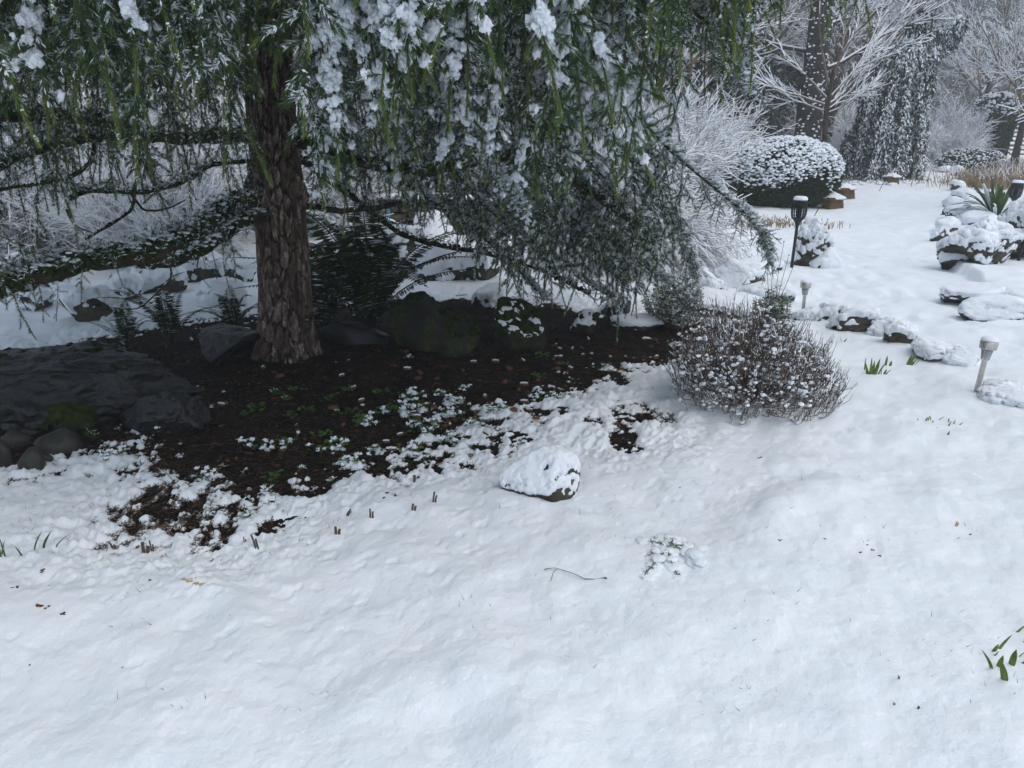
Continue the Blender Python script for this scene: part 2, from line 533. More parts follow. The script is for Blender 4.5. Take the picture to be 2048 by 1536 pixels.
def snow_z(x, y):
    x, y = np.asarray(x, float), np.asarray(y, float)
    t, sd = snow_t(x, y)
    z = soil_z(x, y) + t
    k = sstep(0.0, .35, sd)
    f = 1 - sstep(9, 20, np.hypot(x, y))
    z = z + k * (f * .016 * fbm2(x * 3.1, y * 3.1, 41, 3) + (1 - f) * .02 * fbm2(x * 1.1, y * 1.1, 40, 2) + f * (.0115 * fbm2(x * 7.5, y * 7.5, 43, 3) + .0034 * np.abs(fbm2(x * 20, y * 20, 47, 3)) + .0014 * fbm2(x * 60, y * 60, 53, 2)))
    z = z - f * .007 * sstep(.25, .75, fbm2(x * 21, y * 21, 83, 2)) * (1 - sstep(.5, 1.3, sd)) * k
    for P, w, h in RIDGES:
        z = z + .7 * h * np.exp(-(line_d(x, y, P) / w)**2) * (1 + .6 * fbm2(x * 5, y * 5, 61, 2))
    for mx, my, w, h in MOUNDS:
        z = z + .42 * h * np.exp(-((x - mx)**2 + (y - my)**2) / (w * w))
    for i, (mx, my) in enumerate(PRINTS):
        z = z - .028 * np.exp(-(((x - mx) / .055)**2 + ((y - my) / .11)**2))
    return z
def polar(fn, name, material, az, rr, kind='structure', tfn=None):
    A, RR = np.meshgrid(az, rr, indexing='ij')
    x, y = np.sin(A) * RR, np.cos(A) * RR
    z = fn(x.ravel(), y.ravel())
    V = np.stack([x.ravel(), y.ravel(), z], 1)
    nr = len(rr)
    i, k = np.meshgrid(np.arange(len(az) - 1), np.arange(nr - 1), indexing='ij')
    q = np.stack([i * nr + k, i * nr + k + 1, (i + 1) * nr + k + 1, (i + 1) * nr + k], -1).reshape(-1, 4)
    mb = MB()
    mb.add(V, np.concatenate([q[:, [0, 2, 1]], q[:, [0, 3, 2]]]), 0, .5 if tfn is None else tfn(x.ravel(), y.ravel()))
    o = mb.build(name, material, smooth=True)
    o['kind'] = kind
    return o
dep = np.linspace(R(52), R(3.2), 520)
rfine = CAMZ / np.tan(dep)
rr = np.concatenate([np.linspace(.05, rfine[0], 12, endpoint=False), rfine, np.geomspace(29, 420, 40)])
az = np.concatenate([np.linspace(-math.pi, R(-44), 46, endpoint=False), np.linspace(R(-44), R(40), 640), np.linspace(R(40), math.pi, 46)[1:]])
polar(snow_z, 'snow_ground', M['snow_ground'], az, rr, tfn=lambda x, y: np.clip(snow_t(x, y)[0] / .022, 0, 1))
rs = CAMZ / np.tan(np.linspace(R(36), R(10.5), 260))
polar(soil_z, 'soil_bed', M['soil'], np.linspace(R(-60), R(24), 340), rs)
def put(px, py):
    x, y = gp(px, py)
    for _ in range(3):
        z = float(max(snow_z([x], [y])[0], soil_z([x], [y])[0]))
        x, y = gp(px, py, z)
    return x, y, z
def top_z(x, y):
    return np.maximum(snow_z(x, y), soil_z(x, y))

# ------------------------------------------------------------------ rocks
def rock_verts(size, seed, sub, cuts=9, amp=.10, strat=0.0, boxy=0.0):
    r = np.random.default_rng(seed)
    v, f = ico(sub)
    v = v.copy()
    if boxy:
        v = np.sign(v) * np.abs(v)**boxy
        v = v * .86
        v[:, :2] *= (1 - .16 * v[:, 2:3])
        v[:, 0] += .10 * v[:, 2]
    low = np.clip(-v[:, 2], 0, .92)
    v[:, :2] *= (1 + .8 * (1 / np.sqrt(1 - low**2) - 1))[:, None]
    for k in range(cuts):
        n = unit(r.normal(size=3) * [1, 1, .8] + [0, 0, .25])
        c = r.uniform(.42, .80)
        d = v @ n
        v = v - np.outer(np.maximum(0, d - c), n) * .97
    v = v * (1 + amp * fbm3(v * 1.4 + seed * 3.1, seed, 4) * 1.5)[:, None]
    v = v * (1 + amp * .75 * fbm3(v * 4.5 + seed, seed + 5, 5))[:, None]
    if strat:
        q = v[:, 2] * 6 + v[:, 0] * 3.4 + fbm3(v * 2.6, seed + 9, 3) * 3.4
        v = v * (1 + strat * (np.abs((q % 1) - .5) - .25))[:, None]
    return v * np.asarray(size), f
def vnorm(v, f):
    n = np.zeros_like(v)
    fn = np.cross(v[f[:, 1]] - v[f[:, 0]], v[f[:, 2]] - v[f[:, 0]])
    for k in range(3):
        np.add.at(n, f[:, k], fn)
    return unit(n)
def rock(name, label, loc, size, seed, sub=4, material='rock_brown', snow=.6, thick=.03, rz=0, cuts=9, amp=.1, strat=0., moss=0., group=None, cat='rock', sink=.3, tilt=0, boxy=0):
    v, f = rock_verts(size, seed, sub, cuts, amp, strat, boxy)
    if tilt:
        ca, sa = math.cos(tilt), math.sin(tilt)
        v = np.stack([v[:, 0] * ca - v[:, 2] * sa, v[:, 1], v[:, 0] * sa + v[:, 2] * ca], 1)
    v[:, 2] += size[2] * (1 - 2 * sink)
    mb = MB()
    mb.add(v, f)
    o = mb.build(name, M[material], smooth=True, loc=loc)
    o.rotation_euler[2] = rz
    tag(o, label, cat, group)
    n = vnorm(v, f)
    sc = 1 / max(size[0], .05)
    def shell(pn, mt, thr, th, s2, ff):
        nz = n[:, 2] + .42 * fbm3(v * sc * 3.2 * ff + s2, s2, 3) + .60 * fbm3(v * 34 + s2, s2 + 3, 3)
        k = sstep(thr - .12, thr + .32, nz)
        w = v + n * (th * .5 * k - .012 * size[0] * 3 * (1 - k) * (k < .02) - .001)[:, None]
        w[:, 2] += th * .75 * k
        w = w + n * (th * ((.30 if th < .03 else .15) * fbm3(v * 16, s2, 3) + .16 * fbm3(v * 55, s2, 2)) * k)[:, None]
        keep = (k[f] > .015).any(1)
        b2 = MB()
        b2.add(w, f[keep])
        return b2.build(pn, M[mt], o, smooth=True)
    if moss:
        shell('moss', 'moss', 1 - moss, .012, seed + 31, 1.2)
    if snow:
        shell('snow_cap', 'snow', 1 - snow * 1.25, thick, seed + 77, 1)
    return o
def prock(label, px, pyb, wpx, hpx, seed, name='rock', dr=.8, **kw):
    x, y, z = put(px, pyb)
    m = vdepth(x, y, z) / F
    hw, hh = wpx * m / 2, hpx * m / 2
    sink = kw.pop('sink', .25)
    z += kw.pop('dz', 0)
    hh2 = hh / (1 - sink)
    return rock(name, label, (x, y + hw * dr * .55, z - .01), (hw, hw * dr, hh2), seed, sink=sink, **kw)

# big dark boulders at the back of the bed, left of the trunk
prock('long dark wet slab boulder with moss along its top, left of the conifer trunk', 128, 835, 520, 160, 3, 'boulder', dr=.62, sub=6, material='rock_dark', snow=0, moss=-.14, cuts=12, amp=.19, strat=.10, sink=.28, tilt=.10)
prock('dark slate boulder wedged directly behind the base of the conifer trunk', 446, 722, 170, 84, 8, 'boulder', dr=.9, sub=6, material='rock_dark', snow=0, cuts=14, amp=.12, strat=.05, sink=.28)
prock('dark broken ledge stone leaning on the end of the long slab boulder', 318, 868, 190, 120, 91, 'boulder', dr=.8, sub=6, material='rock_dark', snow=0, cuts=16, amp=.14, strat=.05, sink=.4, tilt=.45)
prock('flat dark rock in deep shade between the trunk and the big fern', 690, 690, 170, 55, 13, 'boulder', dr=.8, sub=4, material='rock_dark', snow=0, cuts=9)
prock('tall humped dark boulder behind the bed beside the big fern', 850, 700, 165, 104, 17, 'boulder', dr=1.0, sub=5, material='rock_moss', snow=0, moss=.1, cuts=5, amp=.1, sink=.2)
prock('broad grey boulder with dark moss in the middle of the rock row', 900, 705, 150, 84, 24, 'boulder', dr=1.0, sub=5, material='rock_moss', snow=0, moss=.12, cuts=5, sink=.2)
prock('rounded bright mossy boulder dusted with snow at the back of the bed', 1025, 692, 140, 86, 28, 'boulder', dr=1.0, sub=5, material='rock_moss', snow=.12, moss=.4, thick=.02, cuts=4, sink=.2)
prock('low half buried dark stone in front of the broad grey boulder', 915, 705, 60, 30, 29, 'rock', dr=.8, sub=4, material='rock_brown', snow=0)
prock('small mossy rock with a snowy ridge right of the bright mossy boulder', 1172, 664, 70, 40, 33, 'rock', dr=.8, sub=4, material='rock_moss', snow=.3, moss=.35, thick=.02)
prock('flat grey flagstone edged with snow under the drooping branches', 1280, 655, 115, 22, 37, 'rock', dr=.9, sub=4, material='rock_brown', snow=.45, moss=.2, thick=.02, cuts=5)
prock('shadowed rock under the hanging needles behind the flagstone', 1235, 632, 90, 40, 39, 'rock', dr=.8, sub=4, material='rock_dark', snow=.3)
prock('low white rock peeping out beneath the drooping branch tips', 985, 612, 90, 40, 41, 'rock', dr=.8, sub=4, material='rock_brown', snow=.8)
prock('moss covered lump of rock near the river stones at the left edge', 120, 858, 125, 55, 43, 'rock', dr=.8, sub=4, material='rock_moss', snow=0, moss=.7, cuts=5)
# river stones bottom left
for lab, px, py, w, h, s in [('grey river cobble topmost of the pile at the left edge', 20, 862, 60, 34, 51), ('dark river cobble under the topmost one in the left pile', 28, 890, 70, 34, 52),
                             ('smooth grey oval river stone largest of the left pile', 108, 905, 92, 46, 53), ('upright angular river stone below the large oval one', 58, 938, 52, 48, 54),
                             ('half hidden river stone cut off by the left edge of the bed', -8, 935, 56, 60, 55), ('small rounded pebble between oval and upright river stones', 85, 925, 34, 24, 56),
                             ('little dark pebble above the oval river stone', 60, 868, 40, 18, 57), ('small dull grey stone alone on the mulch by the slab boulder', 335, 822, 34, 32, 58),
                             ('flat dull stone beside the lone grey stone on the mulch', 280, 842, 40, 26, 59), ('thin slate chip poking up at the foot of the dark boulder', 262, 812, 44, 26, 60)]:
    prock(lab, px, py, w, h, s, 'stone', dr=.8, sub=3, material='cobble', snow=0, cuts=2, amp=.06, cat='stone', group='stones on the bare mulch')
# snow capped stone in the foreground
prock('tan squarish stone with a thick snow cap in the foreground snow', 1080, 990, 170, 84, 64, 'rock', dr=.8, sub=6, material='rock_brown', snow=.60, thick=.020, cuts=8, amp=.08, sink=.36, rz=.5)

# stones edging the path: from the bed to the right edge
EDGE = [('snow covered edging stone under the dusky shrub left end of the border', 1408, 575, 70, 45, .9), ('rounded snowy edging stone showing a dark underside left of the torch light', 1490, 570, 110, 60, .9),
        ('dark faced edging stone below a snow lip left of the steel light', 1440, 585, 48, 26, .35), ('big smooth snow mound stone behind the twiggy bush', 1545, 600, 100, 42, .95),
        ('low white edging stone beneath the snow mound stone', 1450, 630, 150, 46, .95), ('flat snowy edging stone at the foot of the black torch light', 1530, 540, 60, 22, .8),
        ('small dark stone just right of the shorter steel light', 1622, 636, 48, 14, .4), ('dark round edging stone with white top first right of the shorter steel light', 1672, 640, 74, 38, .7),
        ('long brown edging stone with exposed right face and snowy top', 1722, 662, 96, 46, .5), ('small edging stone with thin dark underside next to the brown one', 1775, 670, 52, 28, .7),
        ('dark speckled edging stone ending the bare topped run', 1808, 686, 62, 36, .55), ('white edging stone with a black notch left of the taller steel light', 1880, 712, 78, 40, .9),
        ('pale edging stone behind the taller steel light', 1930, 726, 70, 34, .9), ('half buried edging stone right of the taller steel light', 2014, 790, 80, 30, .97),
        ('last edging stone cut by the right edge of the photo', 2040, 808, 90, 30, .9)]
for i, (lab, px, py, w, h, sn) in enumerate(EDGE):
    prock(lab, px, py + 2, w * 1.28, h * (.85 if i < 11 else .55), 100 + i * 3, 'edging_stone', dr=.8, sub=5, material='rock_brown', snow=sn, thick=.04, cuts=9, amp=.17, cat='edging stone', group='stones edging the snowy path', sink=.36, rz=-.35 if i > 6 else 0)
# beside the path
prock('tall cone shaped rock blanketed in snow beside the black torch light', 1632, 532, 84, 86, 171, 'rock', dr=.8, sub=6, snow=.66, thick=.045, cuts=6, amp=.22, sink=.2)
prock('low rounded snow mound at the foot of the cone shaped rock', 1655, 535, 60, 30, 173, 'rock', dr=.8, sub=4, snow=.97, thick=.05, cuts=3)
prock('big lumpy boulder heaped with snow below the strap leaved plant', 1975, 528, 165, 100, 177, 'boulder', dr=.7, sub=6, snow=.74, thick=.05, cuts=8, amp=.24, sink=.2)
prock('second snowy boulder behind the torch lights at the right edge', 2065, 520, 120, 100, 179, 'boulder', dr=.8, sub=6, snow=.66, thick=.05, cuts=8, amp=.24)
prock('smooth white mound stone in front of the lumpy boulder', 1926, 534, 72, 32, 181, 'rock', dr=.8, sub=4, snow=.97, thick=.05, cuts=3)
prock('square brown rock with snow on top at the path bend', 1888, 484, 44, 30, 183, 'rock', dr=.8, sub=4, snow=.4, thick=.05, cuts=8)
prock('small upright brown stone at the path edge above the square rock', 1893, 430, 16, 16, 185, 'stone', dr=.8, sub=3, snow=.2, cuts=7, cat='stone')
WALLST = [(1905, 462, 48, 24), (1920, 440, 50, 26), (1912, 415, 40, 22), (1925, 398, 42, 22), (1918, 380, 38, 22), (1932, 368, 36, 20), (1922, 352, 34, 24), (1905, 345, 40, 14), (1960, 452, 60, 26), (1895, 346, 30, 12)]
wl = ['snowy border stone just above the square rock at the path bend', 'snowy border stone second up from the path bend', 'snowy border stone beside the upright brown stone',
      'snowy border stone left of the strap leaved plant', 'snowy border stone just above the strap leaved plant', 'snowy border stone at the foot of the dry grass',
      'tall white border stone at the top of the border', 'dark low border stone lying out on the path', 'snowy stone tucked beneath the strap leaves', 'small dark stone at the far end of the border']
for i, (px, py, w, h) in enumerate(WALLST):
    prock(wl[i], px, py, w, h * .72, 200 + i, 'border_stone', dr=.9, sub=4, snow=.85 if i not in (7, 9) else .5, thick=.07, cuts=6, amp=.16, cat='stone', group='border stones right of the path')
for i, (px, py, w, h, lab) in enumerate([(1962, 574, 120, 16, 'thin dark stone lip at the corner of the raised ledge'), (2010, 604, 130, 16, 'short dark stone under the ledge snow'), (2075, 636, 150, 16, 'long dark stone lip at the right edge of the ledge')]):
    prock(lab, px, py, w, h, 230 + i, 'ledge_stone', dz=-.06, dr=.7, sub=5, material='rock_dark', snow=.85, sink=.6, cat='stone', cuts=3)
# rocks on the far bank behind the tree, left
for i, (px, py, w, h, sn, lab) in enumerate([(165, 645, 130, 62, .55, 'dark snow topped rock low on the left bank behind the slab boulder'), (60, 622, 90, 40, .8, 'white rock on the bank at the far left'),
                                             (400, 560, 90, 46, .5, 'brown faced rock on the bank seen left of the trunk'), (300, 585, 110, 44, .8, 'snowy bank rock above the small ferns'),
                                             (240, 600, 70, 34, .8, 'small snowy bank rock between the bigger ones'), (440, 610, 90, 34, .75, 'low bank rock right behind the small arching fern'),
                                             (480, 565, 70, 44, .7, 'bank rock half hidden by the trunk'), (110, 575, 90, 40, .85, 'upper white bank rock below the big limb'),
                                             (20, 570, 90, 44, .8, 'bank rock under the hanging limb end at the left edge'), (890, 560, 110, 60, .75, 'snowy rock right of the big fern'),
                                             (960, 560, 80, 60, .7, 'rock with twigs of snow behind the hanging branches'), (800, 545, 120, 90, .8, 'white rock heap behind the big fern'),
                                             (860, 500, 100, 80, .85, 'upper white rock of the heap behind the big fern'), (690, 560, 90, 40, .8, 'snowy rock glimpsed through the big fern')]):
    prock(lab, px, py, w, h, 250 + i, 'bank_rock', dr=.85, sub=4, snow=sn, thick=.07, cuts=7, amp=.18, cat='rock', group='rocks on the far bank')
#---PART2---
# ------------------------------------------------------------------ the weeping conifer
TX, TY = gp(575, 735)
tree = thing('weeping_conifer', 'large weeping conifer with plated bark and snow laden hanging sprays over the bare mulch', 'tree', (0, 0, 0))
def vor2(x, y, s):
    ix, iy = np.floor(x), np.floor(y)
    best = np.full(x.shape, 9.)
    sec = np.full(x.shape, 9.)
    cid = np.zeros(x.shape)
    for dx in (-1, 0, 1):
        for dy in (-1, 0, 1):
            cx, cy = ix + dx, iy + dy
            jx, jy = _h(np.mod(cx, 11), cy, cx * 0, s) * .42 + .5, _h(np.mod(cx, 11), cy, cx * 0, s + 1) * .42 + .5
            d = np.hypot(cx + jx - x, cy + jy - y)
            closer = d < best
            sec = np.where(closer, best, np.minimum(sec, d))
            cid = np.where(closer, _h(np.mod(cx, 11), cy, cx * 0, s + 7), cid)
            best = np.minimum(best, d)
    return best, sec, cid
def trunk():
    nz, na = 640, 300
    zz = np.concatenate([np.linspace(-.12, 2.5, nz), np.linspace(2.5, 5.2, 60)[1:]])
    nz = len(zz)
    A, Z = np.meshgrid(np.linspace(0, 2 * math.pi, na, endpoint=False), zz, indexing='ij')
    A, Z = A.ravel(), Z.ravel()
    px_top, px_bot = at(545, 150, TY)[0], TX
    cx = px_bot + (px_top - px_bot) * Z / 1.8 + .015 * np.sin(Z * 3)
    r0 = np.interp(Z, [-.12, 0, .12, .35, 1.0, 1.8, 2.5, 5.2], [.25, .192, .164, .148, .135, .118, .105, .03])
    x3 = np.cos(A)
    y3 = np.sin(A)
    P = np.stack([x3 * 1.2, y3 * 1.2, Z * 2], 1)
    r = r0 * (1 + .05 * fbm3(P, 3, 3) + .16 * np.exp(-((Z - .0) / .13)**2) * np.sin(A * 5 + 1) * .5)
    for (a0, z0, h_, w_) in [(-2.6, .93, .06, .09), (3.1, 1.05, .05, .08), (-.5, 1.1, .04, .07), (-1.8, .45, .018, .04), (-1.45, .62, .016, .035), (-1.0, .3, .014, .04), (.1, 1.0, .03, .06)]:
        da = (A - a0 + math.pi) % (2 * math.pi) - math.pi
        r = r + h_ * np.exp(-((da * .16 / w_)**2 + ((Z - z0) / w_)**2))
    u = A / (2 * math.pi) * 11 * 1.0
    wx = (fbm3(P * 3.4, 8, 4) * .8 + .22 * fbm3(P * 14, 4, 2))
    wy = (fbm3(P * 3.4 + 5, 9, 4) * .9 + .15 * fbm3(P * 14, 5, 2))
    d1, d2, cid = vor2(u * 2 + wx, Z * 6.5 + wy, 5)
    u2 = u * 2
    e = sstep(.04, .26, d2 - d1 + .10 * fbm3(P * 16, 3, 2))
    # smaller scales inside each plate
    b1, b2, c2 = vor2(u * 5 + wx * 2 + .3, Z * 40 + wy * 3, 15)
    e2 = sstep(.01, .14, b2 - b1)
    n = fbm3(P * 9, 12, 3)
    h = .012 * e + .0055 * e2 * e + .0035 * cid * e + .003 * n
    r = r + h * np.clip(r0 / .15, .5, 1.2)
    V = np.stack([cx + x3 * r, TY + y3 * r, Z + float(soil_z([TX], [TY])[0])], 1)
    tone = np.clip(.05 + .60 * e * (.5 + .5 * e2) * np.where(cid > .45, .55, 1) + .10 * c2 * e + .34 * n * e, 0, 1)
    i, k = np.meshgrid(np.arange(na), np.arange(nz - 1), indexing='ij')
    i2 = (i + 1) % na
    q = np.stack([i * nz + k, i2 * nz + k, i2 * nz + k + 1, i * nz + k + 1], -1).reshape(-1, 4)
    mb = MB()
    mb.add(V, np.concatenate([q[:, [0, 1, 2]], q[:, [0, 2, 3]]]), 0, tone)
    mb.build('trunk', M['bark'], tree, smooth=True)
trunk()
def tpt(z):      # trunk axis
    return np.array([TX + (at(545, 150, TY)[0] - TX) * z / 1.8, TY, z])
LIMBS = []       # (points, r0, r1)
def PX(*a):
    return [at(*p) for p in a]
LIMBS.append((PX((560, 275, 4.85), (500, 277, 4.7), (420, 276, 4.5), (350, 282, 4.3), (260, 270, 4.1), (200, 245, 4.0), (120, 238, 3.9), (0, 240, 3.7), (-160, 225, 3.5)), .030, .016))
LIMBS.append((PX((260, 270, 4.1), (190, 278, 4.05), (130, 288, 3.95), (70, 306, 3.8), (0, 335, 3.6), (-60, 380, 3.5)), .020, .008))
LIMBS.append((PX((560, 390, 4.85), (505, 405, 4.7), (450, 425, 4.5), (415, 455, 4.3), (380, 480, 4.2), (330, 500, 4.0), (240, 520, 3.8), (140, 540, 3.6), (60, 560, 3.45), (-20, 590, 3.3), (-140, 640, 3.1)), .048, .03))
LIMBS.append((PX((570, 430, 4.8), (500, 440, 4.6), (450, 470, 4.4), (400, 505, 4.2), (340, 524, 4.05), (280, 530, 3.9)), .036, .024))
LIMBS.append((PX((560, 285, 4.85), (620, 290, 4.75), (670, 312, 4.7), (760, 336, 4.7), (850, 345, 4.8), (930, 330, 4.9), (1000, 318, 5.0), (1100, 345, 5.2), (1200, 400, 5.4), (1300, 480, 5.6)), .034, .010))
LIMBS.append((PX((570, 310, 4.85), (610, 325, 4.9), (680, 375, 5.1), (740, 425, 5.3), (800, 468, 5.5), (880, 492, 5.7), (980, 510, 5.8), (1100, 550, 5.9), (1180, 590, 6.0)), .022, .008))
LIMBS.append((PX((580, 415, 4.85), (620, 413, 4.9), (690, 421, 5.0), (760, 415, 5.2), (840, 402, 5.4), (950, 405, 5.7), (1080, 430, 5.9), (1200, 480, 6.0)), .022, .008))
for pts, r0 in [([(520, 320, 4.9), (430, 330, 4.7), (390, 352, 4.5), (350, 372, 4.4), (280, 386, 4.3), (180, 384, 4.2), (140, 400, 4.1)], .013),
                ([(276, 275, 4.15), (280, 320, 4.1), (272, 370, 4.1), (262, 420, 4.1), (220, 450, 4.0), (170, 480, 3.95)], .009),
                ([(190, 282, 4.05), (180, 325, 4.0), (140, 355, 3.95), (60, 372, 3.9), (0, 380, 3.8)], .011),
                ([(260, 385, 4.3), (290, 420, 4.25), (340, 415, 4.2), (370, 400, 4.1)], .008),
                ([(135, 420, 4.0), (150, 450, 3.95), (185, 465, 3.9)], .007),
                ([(340, 520, 4.1), (340, 560, 4.0), (310, 590, 3.95), (270, 618, 3.9), (190, 612, 3.9)], .006),
                ([(400, 505, 4.2), (395, 540, 4.2), (420, 575, 4.1)], .004)]:
    LIMBS.append((PX(*pts), r0, r0 * .4))
# branch arcing down on the right, tips by the black torch light
ARCS = []
for pts in [[(1000, 60, 4.9), (1130, 120, 4.95), (1250, 210, 5.0), (1350, 310, 5.1), (1440, 385, 5.2), (1495, 432, 5.25), (1525, 475, 5.3), (1542, 525, 5.3)],
            [(1080, 140, 5.1), (1190, 250, 5.2), (1270, 330, 5.3), (1330, 420, 5.4), (1372, 490, 5.45), (1390, 560, 5.5)],
            [(980, 250, 5.2), (1060, 350, 5.4), (1150, 440, 5.6), (1250, 510, 5.8), (1330, 560, 5.9), (1390, 610, 5.9)],
            [(900, 330, 5.0), (980, 420, 5.3), (1060, 490, 5.6), (1140, 545, 5.8), (1230, 600, 5.9)],
            [(760, 330, 5.0), (860, 400, 5.3), (960, 470, 5.6), (1040, 545, 5.8), (1090, 600, 5.9)],
            [(850, 240, 5.0), (1000, 330, 5.4), (1100, 400, 5.7), (1190, 480, 5.9), (1250, 570, 6.0)],
            [(1000, 180, 5.2), (1120, 290, 5.5), (1220, 370, 5.7), (1290, 450, 5.8), (1330, 530, 5.9)],
            [(900, 130, 4.9), (1040, 200, 5.1), (1160, 300, 5.3), (1230, 390, 5.5), (1275, 470, 5.6)],
            [(1180, -60, 4.4), (1330, -10, 4.4), (1430, 60, 4.45), (1475, 120, 4.5), (1500, 200, 4.5)],
            [(860, 60, 4.4), (900, 200, 4.3), (960, 300, 4.2), (1020, 380, 4.15), (1050, 425, 4.15)]]:
    ARCS.append((PX(*pts), .012, .004))
for pts, a, b in LIMBS + ARCS[:0]:
    P = catmull(pts, 8)
    P = P + np.stack([fbm2(np.arange(len(P)) * .31, np.full(len(P), k * 9.1), 5) * a * .7 for k in range(3)], 1)
    mb = MB()
    poly(mb, P, np.linspace(a, b, len(P)), 12, wob=.28, seed=int(a * 1e4))
    mb.build('limb', M['limb_bark'], tree, smooth=True)
# unseen-from-below upper limbs, radiating and arching
UPL = []
for k in range(20):
    a = k * 2.399 + .4
    z0 = 2.15 + 2.6 * ((k * .618) % 1)
    L = (3.1 - (z0 - 2.1) * .65) * rng.uniform(.85, 1.1)
    dr = np.array([math.cos(a), math.sin(a), 0])
    s = np.linspace(0, 1, 7)
    P = tpt(z0)[None] + dr[None] * (s * L)[:, None] + np.array([0, 0, 1.])[None] * (.55 * np.sin(s * 2.2) - .35 * s**2)[:, None]
    if P[-1][1] < 1.9 and abs(P[-1][0]) < 2.2:
        P = tpt(z0)[None] + (P - tpt(z0)[None]) * .8
    P = catmull(P, 4)
    UPL.append(P)
    mb = MB()
    poly(mb, P, np.linspace(.035, .01, len(P)), 8, wob=.2, seed=k)
    mb.build('limb', M['limb_bark'], tree, smooth=True)

